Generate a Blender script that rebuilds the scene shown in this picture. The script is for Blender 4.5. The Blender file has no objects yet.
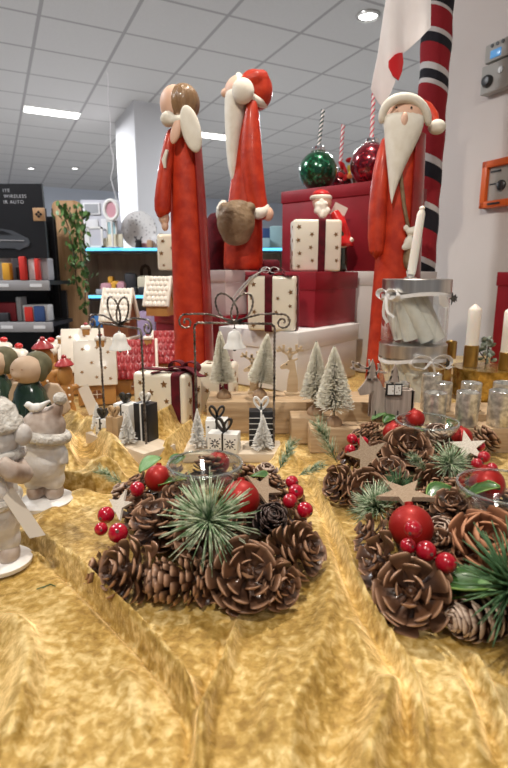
import bpy, bmesh, math, random
import numpy as np
from mathutils import Vector, Matrix, Euler
R=math.radians; PI=math.pi
rnd=random.Random(7)
C=bpy.context.scene.collection
S=bpy.context.scene
S.view_settings.view_transform='Standard'; S.view_settings.look='None'; S.view_settings.gamma=1
S.view_settings.use_curve_mapping=False
S.view_settings.exposure=0.0
# ---------------------------------------------------------------- camera
CZ=.33; F=510.0; PT=R(12.06)
cam=bpy.data.cameras.new('camera'); camo=bpy.data.objects.new('camera',cam); C.objects.link(camo)
camo.location=(0,0,CZ); camo.rotation_euler=(PI/2-PT,0,0)
cam.sensor_fit='VERTICAL'; cam.sensor_height=36; cam.lens=F/768*36; cam.clip_start=.02
cam.dof.use_dof=True; cam.dof.focus_distance=.82; cam.dof.aperture_fstop=8.0
S.camera=camo
def ray(u,v):
    x=(u-254)/F; y=(384-v)/F
    return Vector((x, math.cos(PT)+y*math.sin(PT), -math.sin(PT)+y*math.cos(PT)))
def gnd(u,v,z=0):
    r=ray(u,v); t=(z-CZ)/r.z; return Vector((r.x*t,r.y*t,z))
def atY(u,v,Y):
    r=ray(u,v); t=Y/r.y; return Vector((r.x*t,Y,CZ+r.z*t))
# ---------------------------------------------------------------- materials
def mat(name,col,rough=.5,metal=0,col2=None,scale=20,detail=3,lo=.35,hi=.65,bump=0,bscale=None,stretch=(1,1,1),
        sheen=0,sheencol=None,coat=0,trans=0,ior=1.45,emit=None,estr=0,alpha=1,attr=None,attrcol=None,sss=0,bdist=.002,spec=.5):
    m=bpy.data.materials.new(name); m.use_nodes=True; nt=m.node_tree; N=nt.nodes; L=nt.links
    b=N['Principled BSDF']; c4=lambda c:(c[0],c[1],c[2],1)
    b.inputs['Base Color'].default_value=c4(col); b.inputs['Roughness'].default_value=rough; b.inputs['Metallic'].default_value=metal
    b.inputs['Sheen Weight'].default_value=sheen; b.inputs['Sheen Roughness'].default_value=.35
    b.inputs['Specular IOR Level'].default_value=spec
    if sheencol: b.inputs['Sheen Tint'].default_value=c4(sheencol)
    b.inputs['Coat Weight'].default_value=coat; b.inputs['Coat Roughness'].default_value=.12
    b.inputs['Transmission Weight'].default_value=trans; b.inputs['IOR'].default_value=ior; b.inputs['Alpha'].default_value=alpha
    if sss: b.inputs['Subsurface Weight'].default_value=sss; b.inputs['Subsurface Scale'].default_value=.01
    if emit: b.inputs['Emission Color'].default_value=c4(emit); b.inputs['Emission Strength'].default_value=estr
    src=None
    if col2 or bump:
        tc=N.new('ShaderNodeTexCoord'); mp=N.new('ShaderNodeMapping'); L.new(tc.outputs['Object'],mp.inputs['Vector'])
        mp.inputs['Scale'].default_value=stretch
    if col2:
        n=N.new('ShaderNodeTexNoise'); n.inputs['Scale'].default_value=scale; n.inputs['Detail'].default_value=detail
        L.new(mp.outputs[0],n.inputs['Vector'])
        r=N.new('ShaderNodeValToRGB'); r.color_ramp.elements[0].position=lo; r.color_ramp.elements[1].position=hi
        r.color_ramp.elements[0].color=c4(col); r.color_ramp.elements[1].color=c4(col2)
        L.new(n.outputs['Fac'],r.inputs[0]); src=r.outputs[0]
    if attr:
        a=N.new('ShaderNodeAttribute'); a.attribute_name=attr
        mx=N.new('ShaderNodeMix'); mx.data_type='RGBA'; mx.inputs['B'].default_value=c4(attrcol)
        if src: L.new(src,mx.inputs['A'])
        else: mx.inputs['A'].default_value=c4(col)
        L.new(a.outputs['Fac'],mx.inputs['Factor']); src=mx.outputs['Result']
    if src: L.new(src,b.inputs['Base Color'])
    if bump:
        n=N.new('ShaderNodeTexNoise'); n.inputs['Scale'].default_value=bscale or scale; n.inputs['Detail'].default_value=4
        L.new(mp.outputs[0],n.inputs['Vector'])
        bp=N.new('ShaderNodeBump'); bp.inputs['Strength'].default_value=bump; bp.inputs['Distance'].default_value=bdist
        L.new(n.outputs['Fac'],bp.inputs['Height']); L.new(bp.outputs[0],b.inputs['Normal'])
    return m
def glass(name,col=(1,1,1),rough=.02,refr=False,f=.85):
    # thin-walled glass: mostly clear, mirror reflections stronger at grazing angles
    m=bpy.data.materials.new(name); m.use_nodes=True; nt=m.node_tree; N=nt.nodes; L=nt.links
    N.remove(N['Principled BSDF']); out=N['Material Output']
    t=N.new('ShaderNodeBsdfTransparent'); t.inputs[0].default_value=(*col,1)
    g=N.new('ShaderNodeBsdfGlossy'); g.inputs['Roughness'].default_value=rough; g.inputs[0].default_value=(1,1,1,1)
    lw=N.new('ShaderNodeLayerWeight'); lw.inputs[0].default_value=f
    pw=N.new('ShaderNodeMath'); pw.operation='MULTIPLY_ADD'; pw.inputs[1].default_value=.55; pw.inputs[2].default_value=.06
    L.new(lw.outputs['Facing'],pw.inputs[0])
    lw.inputs[0].default_value=.35
    mx=N.new('ShaderNodeMixShader'); L.new(pw.outputs[0],mx.inputs[0]); L.new(t.outputs[0],mx.inputs[1]); L.new(g.outputs[0],mx.inputs[2])
    L.new(mx.outputs[0],out.inputs[0]); return m
M={}
M['velvet_gold']=None
M['santa_red']=mat('santa_red',(.36,.02,.006),.5,col2=(.52,.042,.012),scale=30,bump=.5,bscale=90,coat=.12,spec=.35)
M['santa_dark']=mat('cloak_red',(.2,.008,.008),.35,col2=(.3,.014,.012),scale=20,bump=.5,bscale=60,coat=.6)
M['white_fur']=mat('white_beard',(.68,.63,.54),.7,col2=(.74,.7,.62),scale=40,bump=.4,bscale=80)
M['skin']=mat('painted_skin',(.68,.42,.3),.55,col2=(.72,.47,.36),scale=10)
M['hair']=mat('painted_hair',(.2,.11,.055),.4,col2=(.3,.18,.09),scale=8,stretch=(6,6,1.2),bump=1,bscale=9,coat=.2,bdist=.012)
M['sack']=mat('sack_brown',(.17,.105,.055),.6,col2=(.27,.18,.1),scale=18,bump=1,bscale=22,bdist=.015)
M['box_red']=mat('box_red',(.22,.004,.012),.5,col2=(.26,.005,.016),scale=15,bump=.08,bscale=300)
M['box_white']=mat('box_white',(.72,.7,.7),.55)
M['box_pink']=mat('box_rose_grey',(.62,.5,.49),.55,col2=(.66,.54,.53),scale=6)
M['ceramic']=mat('cream_ceramic',(.78,.72,.6),.35,col2=(.82,.77,.66),scale=12,coat=.3,sss=.05)
M['brown_star']=mat('bronze_star',(.24,.13,.055),.45,metal=.4)
M['velvet_red']=mat('velvet_ribbon',(.06,.001,.006),.9,col2=(.11,.002,.01),scale=60,sheen=.22,sheencol=(.9,.2,.25))
M['wire']=mat('twisted_wire',(.035,.03,.028),.38,metal=.8,col2=(.3,.26,.23),scale=60)  # paler noise tone paints highlights onto the dark twisted wire
M['white_paint']=mat('white_paint',(.78,.77,.74),.45,col2=(.84,.83,.8),scale=30)
M['black_paint']=mat('black_paint',(.018,.018,.02),.45)
M['kraft']=mat('kraft',(.42,.28,.15),.75,col2=(.5,.34,.19),scale=40)
M['plywood']=mat('plywood',(.5,.36,.22),.6,col2=(.6,.46,.3),scale=5,stretch=(1,14,14),bump=.15,bscale=20)
M['pine_board']=mat('pine_board',(.42,.28,.16),.55,col2=(.56,.41,.26),scale=4,stretch=(2.5,30,30),bump=.15,bscale=20)
M['base_wood']=mat('pale_base_wood',(.6,.5,.38),.6,col2=(.68,.58,.46),scale=4,stretch=(2,20,20))
M['grey_wood']=mat('grey_wood',(.3,.245,.21),.65,col2=(.46,.38,.33),scale=5,stretch=(30,30,3),bump=.2,bscale=20)
M['brush']=mat('frosted_bristle',(.7,.65,.5),.6,col2=(.93,.89,.77),scale=90)
M['brush_dark']=mat('bristle_core',(.11,.12,.08),.7)
M['bark_foot']=mat('wood_foot',(.3,.18,.1),.6,col2=(.42,.28,.17),scale=20)
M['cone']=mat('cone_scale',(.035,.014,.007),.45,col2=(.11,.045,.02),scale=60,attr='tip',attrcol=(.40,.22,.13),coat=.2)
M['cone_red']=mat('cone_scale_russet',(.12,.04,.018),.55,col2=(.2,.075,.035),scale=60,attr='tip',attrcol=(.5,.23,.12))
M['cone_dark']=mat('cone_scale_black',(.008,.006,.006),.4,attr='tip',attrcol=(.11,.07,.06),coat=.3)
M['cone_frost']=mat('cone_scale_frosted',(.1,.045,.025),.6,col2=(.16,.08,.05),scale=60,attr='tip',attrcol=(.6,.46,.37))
M['berry']=mat('berry_red',(.36,.0,.014),.18,col2=(.5,.004,.025),scale=60,coat=.8)
M['berry_tip']=mat('berry_tip',(.12,.05,.04),.7)
M['berry_frost']=mat('berry_sugar',(.4,.002,.016),.28,col2=(.62,.2,.2),scale=90,lo=.62,hi=.78,coat=.5)
M['bauble']=mat('bauble_matte_red',(.36,.01,.007),.5,metal=.3,coat=.1)
M['needle']=mat('pine_needle',(.12,.22,.1),.6,col2=(.62,.68,.5),scale=110,lo=.4,hi=.62)
M['needle_dk']=mat('pine_needle_dark',(.02,.07,.02),.6,col2=(.1,.2,.09),scale=60)
M['leaf']=mat('green_leaf',(.012,.06,.01),.4,col2=(.05,.15,.03),scale=40,coat=.3)
M['leaf_pale']=mat('pale_leaf',(.06,.2,.04),.5,col2=(.3,.46,.22),scale=90)
M['leaf_edge']=mat('leaf_rim',(.2,.33,.08),.5)
M['star_wood']=mat('star_wood',(.27,.18,.11),.7,col2=(.46,.35,.25),scale=12,stretch=(1,6,6),bump=.4,bscale=40)
M['star_pale']=mat('star_whitewashed',(.5,.44,.36),.75,col2=(.75,.7,.63),scale=30)
M['twig']=mat('twig_brown',(.03,.017,.01),.8,col2=(.08,.045,.025),scale=50,bump=.8,bscale=60)
M['glass']=glass('clear_glass',(.95,.97,.96))
M['steel']=mat('brushed_steel',(.55,.53,.51),.3,metal=1,col2=(.68,.66,.63),scale=3,stretch=(30,30,.5))
M['mercury']=mat('mercury_glass',(.42,.4,.36),.3,metal=.6,col2=(.82,.79,.72),scale=110,detail=5,bump=.2,bscale=120)
M['mercury_in']=mat('mercury_inside',(.16,.15,.13),.4,metal=.6,col2=(.4,.38,.33),scale=110)
M['brass']=mat('brass',(.42,.27,.08),.28,metal=.95,col2=(.55,.37,.13),scale=20)
M['amber']=mat('hammered_gold_glass',(.24,.14,.025),.15,metal=.7,col2=(.62,.42,.13),scale=60,bump=.8,bscale=60,bdist=.004)
M['wax']=mat('white_wax',(.82,.77,.7),.45,sss=.2)
M['wax_grey']=mat('wrapped_wax',(.68,.65,.58),.35,col2=(.8,.78,.72),scale=25,coat=.4)
M['satin']=mat('white_satin',(.75,.74,.73),.35,col2=(.85,.84,.84),scale=20,coat=.2)
M['zinc']=mat('dark_zinc',(.08,.08,.08),.4,metal=.8)
M['snow_glaze']=mat('snow_glitter',(.46,.42,.39),.45,col2=(.86,.85,.84),scale=22,bump=.7,bscale=160,bdist=.002)
M['snow_brown']=mat('washed_brown',(.3,.21,.16),.55,col2=(.62,.55,.5),scale=30,bump=.4,bscale=90)
M['snow_knit']=mat('knit_cream',(.5,.46,.41),.75,col2=(.74,.72,.68),scale=80,bump=1,bscale=220,bdist=.004)
M['carrot']=mat('carrot',(.8,.32,.05),.5)
M['eye']=mat('eye_black',(.01,.01,.01),.3)
M['tag']=mat('paper_tag',(.68,.62,.55),.7)
M['clay']=mat('clay_skin',(.42,.29,.2),.6,col2=(.52,.38,.27),scale=15,bump=.15,bscale=60)
M['wing']=mat('clay_wing',(.45,.33,.23),.6,col2=(.55,.42,.31),scale=10,bump=.15,bscale=60)
M['green_glaze']=mat('green_glaze',(.006,.02,.013),.18,col2=(.02,.05,.03),scale=25,coat=.9)
M['green_hair']=mat('mossy_hair',(.09,.085,.045),.7,col2=(.17,.15,.08),scale=30,bump=.5,bscale=60)
M['ginger']=mat('gingerbread',(.36,.16,.04),.5,col2=(.5,.25,.07),scale=20,bump=.2,bscale=60,coat=.2)
M['ginger_dk']=mat('gingerbread_dark',(.2,.07,.03),.5)
M['icing']=mat('icing_cream',(.8,.74,.64),.4,coat=.3,col2=(.86,.81,.73),scale=20)
M['roof_red']=mat('roof_red',(.28,.008,.016),.4,col2=(.4,.03,.035),scale=25,coat=.25)
M['gloss_red']=mat('gloss_red',(.6,.02,.02),.25,coat=.6)
M['plaid']=mat('dark_plaid',(.01,.02,.07),.35,col2=(.3,.01,.03),scale=25)
M['glit_green']=mat('glitter_green',(.0,.06,.025),.2,metal=.5,col2=(.02,.28,.12),scale=90,lo=.5,hi=.7,coat=1,bump=.2,bscale=90)
M['glit_red']=mat('glitter_red',(.13,.0,.01),.2,metal=.5,col2=(.5,.02,.04),scale=110,lo=.5,hi=.7,coat=1,bump=.2,bscale=90)
M['silver']=mat('silver_cap',(.8,.8,.82),.15,metal=1)
M['straw_white']=mat('straw_white',(.85,.82,.82),.3); M['straw_green']=mat('straw_green',(.01,.06,.06),.3); M['straw_pink']=mat('straw_red',(.65,.08,.12),.3)
M['felt']=mat('white_fabric',(.74,.7,.71),.85,col2=(.78,.75,.76),scale=12,sheen=.2)
M['felt_red']=mat('red_fabric',(.5,.01,.015),.85,sheen=.2)
M['yellow_leaf']=mat('yellow_leaf',(.5,.4,.05),.6); M['orange_leaf']=mat('orange_leaf',(.6,.16,.04),.6)
M['wicker']=mat('wicker',(.1,.06,.03),.7,col2=(.22,.14,.08),scale=50,bump=1)
# setting
M['wall']=mat('warm_white_wall',(.66,.59,.54),.8,col2=(.70,.63,.58),scale=2,bump=.12,bscale=120)
M['wall_far']=mat('pale_blue_wall',(.6,.64,.72),.8)
M['pillar']=mat('pillar_paint',(.5,.49,.5),.75)
M['floor']=mat('grey_floor',(.5,.49,.47),.5,col2=(.55,.54,.52),scale=1.5)
M['panel_light']=mat('light_panel',(1,1,1),.5,emit=(1,.97,.93),estr=5)
M['blue_led']=mat('blue_led',(.1,.5,.9),.5,emit=(.12,.6,1),estr=1.5)
M['blk']=mat('black_laminate',(.012,.012,.014),.4)
M['shelf_grey']=mat('shelf_grey',(.36,.35,.36),.5)
M['oak']=mat('oak_board',(.4,.22,.1),.6,col2=(.55,.33,.17),scale=3,stretch=(14,14,1.2))
M['oak_grey']=mat('grey_oak_back',(.34,.28,.23),.65,col2=(.46,.39,.32),scale=3,stretch=(10,10,1.2))
M['poster_grey']=mat('poster_grey',(.07,.075,.085),.35); M['poster_white']=mat('poster_white',(.5,.5,.52),.5)
M['ivy']=mat('ivy_leaf',(.03,.09,.015),.5,col2=(.13,.25,.06),scale=30)
M['plastic_grey']=mat('device_grey',(.42,.4,.36),.4); M['screen']=mat('lcd_blue',(.1,.3,.55),.2,emit=(.15,.4,.8),estr=.35)
M['orange']=mat('orange_plastic',(.72,.12,.015),.4); M['table']=mat('table_laminate',(.45,.4,.35),.5)
M['knit_red']=mat('knit_red',(.3,.012,.02),.95)
PAL={k:mat('tint_'+k,c,.6) for k,c in dict(yellow=(.7,.35,.03),rose=(.6,.3,.35),teal=(.35,.55,.6),ivory=(.72,.66,.5),lilac=(.42,.3,.45),navy=(.03,.07,.2),grey=(.35,.36,.38),white=(.75,.75,.76),scarlet=(.6,.03,.02),charcoal=(.03,.03,.035),silver=(.55,.55,.6),maroon=(.25,.02,.03),tan=(.5,.3,.18),blue=(.05,.2,.5)).items()}
# ---------------------------------------------------------------- geometry collector
def lk(o): C.objects.link(o); return o
def rotM(e): return Euler(e).to_matrix().to_4x4()
def TR(loc=(0,0,0),rot=(0,0,0),sc=(1,1,1)):
    return Matrix.Translation(loc)@rotM(rot)@Matrix.Diagonal((*sc,1))
def aim(d,up=(0,0,1)):
    return Vector(d).to_track_quat('Z','Y').to_matrix().to_4x4()
_cache={}
class G:
    def __init__(s): s.v=[]; s.f=[]; s.m=[]; s.mi=0; s.a=[]; s.av=0
    def add(s,vs,fs,X=None,at=None):
        n=len(s.v)
        if X is not None: vs=[X@Vector(p) for p in vs]
        s.v+= [tuple(p) for p in vs]; s.f+=[tuple(i+n for i in f) for f in fs]; s.m+=[s.mi]*len(fs)
        s.a+= at if at else [s.av]*len(vs)
        return s
    def box(s,c,sz,rot=(0,0,0),bev=0,seg=2,X=None):
        key=('b',tuple(round(q,5) for q in sz),bev,seg)
        if key not in _cache:
            b=bmesh.new(); bmesh.ops.create_cube(b,size=1)
            for v in b.verts: v.co=Vector((v.co.x*sz[0],v.co.y*sz[1],v.co.z*sz[2]))
            if bev: bmesh.ops.bevel(b,geom=b.edges[:],offset=bev,segments=seg,profile=.5,affect='EDGES')
            b.verts.index_update()
            _cache[key]=([v.co.copy() for v in b.verts],[[v.index for v in f.verts] for f in b.faces]); b.free()
        m=TR(c,rot)
        if X is not None: m=X@m
        return s.add(*_cache[key],m)
    def ball(s,c,r,rot=(0,0,0),seg=20,ring=12,X=None):
        if not hasattr(r,'__len__'): r=(r,r,r)
        vs=[(0,0,1)]; fs=[]
        for i in range(1,ring):
            t=PI*i/ring
            for j in range(seg): p=2*PI*j/seg; vs.append((math.sin(t)*math.cos(p),math.sin(t)*math.sin(p),math.cos(t)))
        vs.append((0,0,-1)); L=len(vs)-1
        for j in range(seg):
            fs.append((0,1+j,1+(j+1)%seg)); b=1+(ring-2)*seg; fs.append((L,b+(j+1)%seg,b+j))
            for i in range(ring-2):
                a=1+i*seg; fs.append((a+j,a+seg+j,a+seg+(j+1)%seg,a+(j+1)%seg))
        m=TR(c,rot,r)
        if X is not None: m=X@m
        return s.add(vs,fs,m)
    def lathe(s,prof,c=(0,0,0),seg=28,X=None,sc=(1,1),off=None):
        vs=[];fs=[];n=len(prof)
        for i,(r,z) in enumerate(prof):
            o=off(z) if off else (0,0)
            for j in range(seg):
                p=2*PI*j/seg; vs.append((c[0]+o[0]+max(r,1e-5)*math.cos(p)*sc[0],c[1]+o[1]+max(r,1e-5)*math.sin(p)*sc[1],c[2]+z))
        for i in range(n-1):
            for j in range(seg): k=(j+1)%seg; fs.append((i*seg+j,i*seg+k,(i+1)*seg+k,(i+1)*seg+j))
        fs.append(tuple(range(seg))[::-1]); fs.append(tuple((n-1)*seg+j for j in range(seg)))
        return s.add(vs,fs,X)
    def tube(s,pts,r,seg=7,X=None,flat=1,closed=False):
        P=[Vector(p) for p in pts]; n=len(P)
        if not hasattr(r,'__len__'): r=[r]*n
        vs=[];fs=[]; 
        T=[(P[min(i+1,n-1)]-P[max(i-1,0)]).normalized() for i in range(n)]
        if closed: T=[(P[(i+1)%n]-P[i-1]).normalized() for i in range(n)]
        u=T[0].orthogonal().normalized()
        for i in range(n):
            u=(u-T[i]*u.dot(T[i])); u=u.normalized() if u.length>1e-6 else T[i].orthogonal().normalized()
            w=T[i].cross(u)
            for j in range(seg): p=2*PI*j/seg; vs.append(P[i]+(u*math.cos(p)+w*math.sin(p)*flat)*max(r[i],1e-5))
        for i in range(n if closed else n-1):
            i2=(i+1)%n
            for j in range(seg): k=(j+1)%seg; fs.append((i*seg+j,i*seg+k,i2*seg+k,i2*seg+j))
        if not closed: fs.append(tuple(range(seg))[::-1]); fs.append(tuple((n-1)*seg+j for j in range(seg)))
        return s.add(vs,fs,X)
    def band(s,pts,w,t,X=None,wd=None):
        # flat ribbon along pts, width direction wd (or per point), thickness t
        P=[Vector(p) for p in pts]; n=len(P); vs=[];fs=[]
        for i in range(n):
            T=(P[min(i+1,n-1)]-P[max(i-1,0)]).normalized(); W=Vector(wd if wd else (0,1,0)); W=(W-T*W.dot(T)).normalized(); N=T.cross(W)
            ww=w[i] if hasattr(w,'__len__') else w
            for a,b in ((-1,-1),(1,-1),(1,1),(-1,1)): vs.append(P[i]+W*a*ww/2+N*b*t/2)
        for i in range(n-1):
            for j in range(4): k=(j+1)%4; fs.append((i*4+j,i*4+k,(i+1)*4+k,(i+1)*4+j))
        fs.append((3,2,1,0)); fs.append(tuple((n-1)*4+j for j in range(4)))
        return s.add(vs,fs,X)
    def prism(s,out,t,X=None):
        # out: 2d outline in local xy, extruded -t/2..t/2 along z
        n=len(out); b=bmesh.new(); vv=[b.verts.new((p[0],p[1],0)) for p in out]; f=b.faces.new(vv)
        r=bmesh.ops.triangulate(b,faces=[f]); b.verts.index_update()
        tri=[[v.index for v in q.verts] for q in b.faces]; b.free()
        vs=[(p[0],p[1],-t/2) for p in out]+[(p[0],p[1],t/2) for p in out]
        fs=[tuple(reversed(q)) for q in tri]+[tuple(i+n for i in q) for q in tri]
        fs+=[(i,(i+1)%n,(i+1)%n+n,i+n) for i in range(n)]
        return s.add(vs,fs,X)
    def star(s,r,t,X=None,k=.45,n=5,dome=0):
        out=[((r if i%2==0 else r*k)*math.sin(PI*i/n),(r if i%2==0 else r*k)*math.cos(PI*i/n)) for i in range(2*n)]
        return s.prism(out,t,X)
    def build(s,name,mats,parent=None,ang=40,loc=None,remesh=0,smooth=0,sub=0,tip=False):
        me=bpy.data.meshes.new(name); me.from_pydata(s.v,[],s.f)
        if not isinstance(mats,(list,tuple)): mats=[mats]
        for m in mats: me.materials.append(M[m] if isinstance(m,str) else m)
        me.polygons.foreach_set('material_index',s.m)
        if tip:
            at=me.attributes.new('tip','FLOAT','POINT'); at.data.foreach_set('value',s.a)
        b=bmesh.new(); b.from_mesh(me); bmesh.ops.recalc_face_normals(b,faces=b.faces[:]); b.to_mesh(me); b.free()
        me.polygons.foreach_set('use_smooth',[True]*len(me.polygons))
        if ang<180: me.set_sharp_from_angle(angle=R(ang))
        o=lk(bpy.data.objects.new(name,me))
        if parent: o.parent=parent
        if loc: o.location=loc
        if remesh:
            q=o.modifiers.new('fuse','REMESH'); q.mode='VOXEL'; q.voxel_size=remesh; q.use_smooth_shade=True
        if smooth:
            q=o.modifiers.new('soften','SMOOTH'); q.factor=.5; q.iterations=smooth
        if sub:
            q=o.modifiers.new('subd','SUBSURF'); q.levels=sub; q.render_levels=sub
        return o
def thing(name,label,cat,loc=(0,0,0),rot=0,group=None):
    o=lk(bpy.data.objects.new(name,None)); o.location=loc; o.empty_display_size=.02
    o.rotation_euler=(0,0,rot) if not hasattr(rot,'__len__') else rot
    o['label']=label; o['category']=cat
    if group: o['group']=group
    return o
def tag(o,label,cat,group=None,loc=None,rot=None):
    o['label']=label; o['category']=cat
    if group: o['group']=group
    if loc is not None: o.location=loc
    if rot is not None: o.rotation_euler=rot if hasattr(rot,'__len__') else (0,0,rot)
    return o
def struct(o,name=None):
    o['kind']='structure'; return o
def text_mesh(txt,size,name,m,parent,X,ext=.0004,align='CENTER'):
    c=bpy.data.curves.new('t','FONT'); c.body=txt; c.size=size; c.space_character=1.2; c.extrude=ext; c.align_x=align; c.align_y='CENTER'
    o=bpy.data.objects.new('t',c); C.objects.link(o)
    bpy.context.view_layer.update()
    me=bpy.data.meshes.new_from_object(o); bpy.data.objects.remove(o)
    me.transform(X); me.materials.clear(); me.materials.append(M[m]); q=lk(bpy.data.objects.new(name,me)); q.parent=parent
    return q
# ---------------------------------------------------------------- the room
D1=Vector((-.449,.893,0)).normalized(); D2=Vector((D1.y,-D1.x,0)); YAW=math.atan2(D2.y,D2.x)
CEIL=2.13; FLOOR=-.85
def ceilpt(u,v): return gnd(u,v,CEIL)
def ceil_mat():
    m=bpy.data.materials.new('ceiling_tiles'); m.use_nodes=True; nt=m.node_tree; N=nt.nodes; L=nt.links; b=N['Principled BSDF']
    tc=N.new('ShaderNodeTexCoord'); sp=N.new('ShaderNodeSeparateXYZ'); L.new(tc.outputs['Object'],sp.inputs[0])
    def line(out,ph):
        a=N.new('ShaderNodeMath'); a.operation='ADD'; a.inputs[1].default_value=ph; L.new(out,a.inputs[0])
        d=N.new('ShaderNodeMath'); d.operation='DIVIDE'; d.inputs[1].default_value=.6; L.new(a.outputs[0],d.inputs[0])
        p=N.new('ShaderNodeMath'); p.operation='PINGPONG'; p.inputs[1].default_value=.5; L.new(d.outputs[0],p.inputs[0])
        l=N.new('ShaderNodeMath'); l.operation='LESS_THAN'; l.inputs[1].default_value=.022; L.new(p.outputs[0],l.inputs[0]); return l.outputs[0]
    a=line(sp.outputs[0],-1.071+60); c=line(sp.outputs[1],-4.33+60)
    mxm=N.new('ShaderNodeMath'); mxm.operation='MAXIMUM'; L.new(a,mxm.inputs[0]); L.new(c,mxm.inputs[1])
    n=N.new('ShaderNodeTexNoise'); n.inputs['Scale'].default_value=90; L.new(tc.outputs['Object'],n.inputs['Vector'])
    r=N.new('ShaderNodeValToRGB'); r.color_ramp.elements[0].color=(.55,.53,.52,1); r.color_ramp.elements[1].color=(.62,.6,.59,1); L.new(n.outputs['Fac'],r.inputs[0])
    mx=N.new('ShaderNodeMix'); mx.data_type='RGBA'; L.new(mxm.outputs[0],mx.inputs['Factor']); L.new(r.outputs[0],mx.inputs['A']); mx.inputs['B'].default_value=(.36,.34,.34,1)
    L.new(mx.outputs['Result'],b.inputs['Base Color']); b.inputs['Roughness'].default_value=.85
    return m
M['ceil']=ceil_mat()
def slab(name,x0,x1,y0,y1,z0,z1,m,rot=YAW):
    g=G(); g.box(((x0+x1)/2,(y0+y1)/2,(z0+z1)/2),(x1-x0,y1-y0,z1-z0)); o=g.build(name,m); o.rotation_euler=(0,0,rot); return struct(o)
# room frame: x along D2, y along D1.
def rf(p): p=Vector(p); return (p.x*D2.x+p.y*D2.y, p.x*D1.x+p.y*D1.y)
wallx=rf((1.0725,2.2))[0]; wally=rf((.869,2.603))[1]
slab('ceiling',-6,9,-3,13,CEIL,CEIL+.1,'ceil')
slab('floor',-6,9,-3,13,FLOOR-.1,FLOOR,'floor')
slab('wall_back',-6,9,12.0,12.2,FLOOR,CEIL,'wall_far')
slab('wall_left',-6.2,-6,-3,12.2,FLOOR,CEIL,'wall_far')
slab('wall_right',wallx,wallx+.3,-.4,wally,FLOOR,CEIL,'wall')
pc=rf((-1.27,5.87)); slab('wall_pillar',pc[0],pc[0]+.62,pc[1],pc[1]+.9,FLOOR,CEIL,'pillar')
# ceiling lights
def panel_light(p,label):
    t=thing('ceiling_light',label,'ceiling light',(p.x,p.y,CEIL),YAW,'rectangular ceiling lights')
    G().box((0,0,-.004),(.6,.24,.007)).build('light_frame','white_paint',t)
    G().box((0,0,-.0095),(.575,.21,.004)).build('diffuser','panel_light',t)
panel_light(ceilpt(52,112),'long bright rectangular ceiling light at the upper left')
panel_light(ceilpt(216,136),'bright rectangular ceiling light seen between the two tall red figures')
def downlight(p,label,r=.075):
    t=thing('downlight',label,'ceiling light',(p.x,p.y,CEIL),0,'round recessed downlights')
    g=G(); g.lathe([(r*.82,-.001),(r*1.2,-.001),(r*1.2,-.006),(r*1.1,-.011),(r*.86,-.011),(r*.82,-.006)],seg=32); g.f=g.f[:-2]; g.m=g.m[:-2]
    g2=G(); g2.tube([(r*math.cos(a*PI/16),r*math.sin(a*PI/16),-.007) for a in range(32)],r*.16,8,closed=True); g2.build('trim_ring','steel',t)
    G().lathe([(r*.9,-.002),(r*.9,-.008)],seg=28).build('lamp_disc','panel_light',t)
downlight(ceilpt(368,15),'large round downlight above the white-bearded figure')
downlight(ceilpt(75,168),'small round downlight left of the pillar',.06)
downlight(ceilpt(31,168),'small round downlight at the far left edge',.06)
# hanging cord
p=ceilpt(107,72); g=G()
g.tube([(p.x+.02*math.sin(i*1.7)*(.3 if i<8 else 1),p.y,CEIL-i*.09) for i in range(19)],.004,6); tag(g.build('hanging_cord','felt'),'thin pale cord hanging down from the ceiling before the pillar','cord')
# ---------------------------------------------------------------- table and cloth
g=G(); g.box((.08,1.15,-.03),(1.96,1.9,.04),bev=.004)
tb=thing('display_table','long display table under the gold velvet cloth','table',(0,0,0))
g.build('table_top','table',tb)
for x in (-.84,1.0):
    for y in (.26,2.04): G().box((x,y,-.45),(.05,.05,.8)).build('table_leg','table',tb)
def ridge_field(X,Y,px,A,w1,w2,z=0,taper=True):
    z=min(A,.03)+.005
    P=np.array([[gnd(u,v,z).x,gnd(u,v,z).y] for u,v in px]); best=np.full(X.shape,9.); sgn=np.zeros(X.shape); tt=np.zeros(X.shape); n=len(P)-1
    for i in range(n):
        a,b=P[i],P[i+1]; d=b-a; L=(d**2).sum(); t=np.clip(((X-a[0])*d[0]+(Y-a[1])*d[1])/L,0,1)
        qx=X-(a[0]+t*d[0]); qy=Y-(a[1]+t*d[1]); r=np.hypot(qx,qy); s=np.sign(d[0]*qy-d[1]*qx); k=r<best
        best=np.where(k,r,best); sgn=np.where(k,s,sgn); tt=np.where(k,(i+t)/n,tt)
    w=np.where(sgn>0,w1,w2)
    h=A*np.exp(-(best/w)**1.8)
    if A>.0125 and A<.03:
        sd=best*sgn; h=h-.42*A*np.exp(-((sd+2.0*w2)/(1.3*w2))**2)
    if taper: h=h*np.clip(np.minimum(tt,1-tt)*5+.15,0,1)
    return h
def vnoise(X,Y,f,seed):
    r=np.random.RandomState(seed); Z=0
    for k in range(7):
        a=r.rand()*2*PI; q=f*(.6+.8*r.rand()); Z=Z+np.sin((X*math.cos(a)+Y*math.sin(a))*q*2*PI+r.rand()*6.28+1.3*np.sin((X*math.sin(a)-Y*math.cos(a))*q*2.3+r.rand()*6))
    return Z/7
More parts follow.
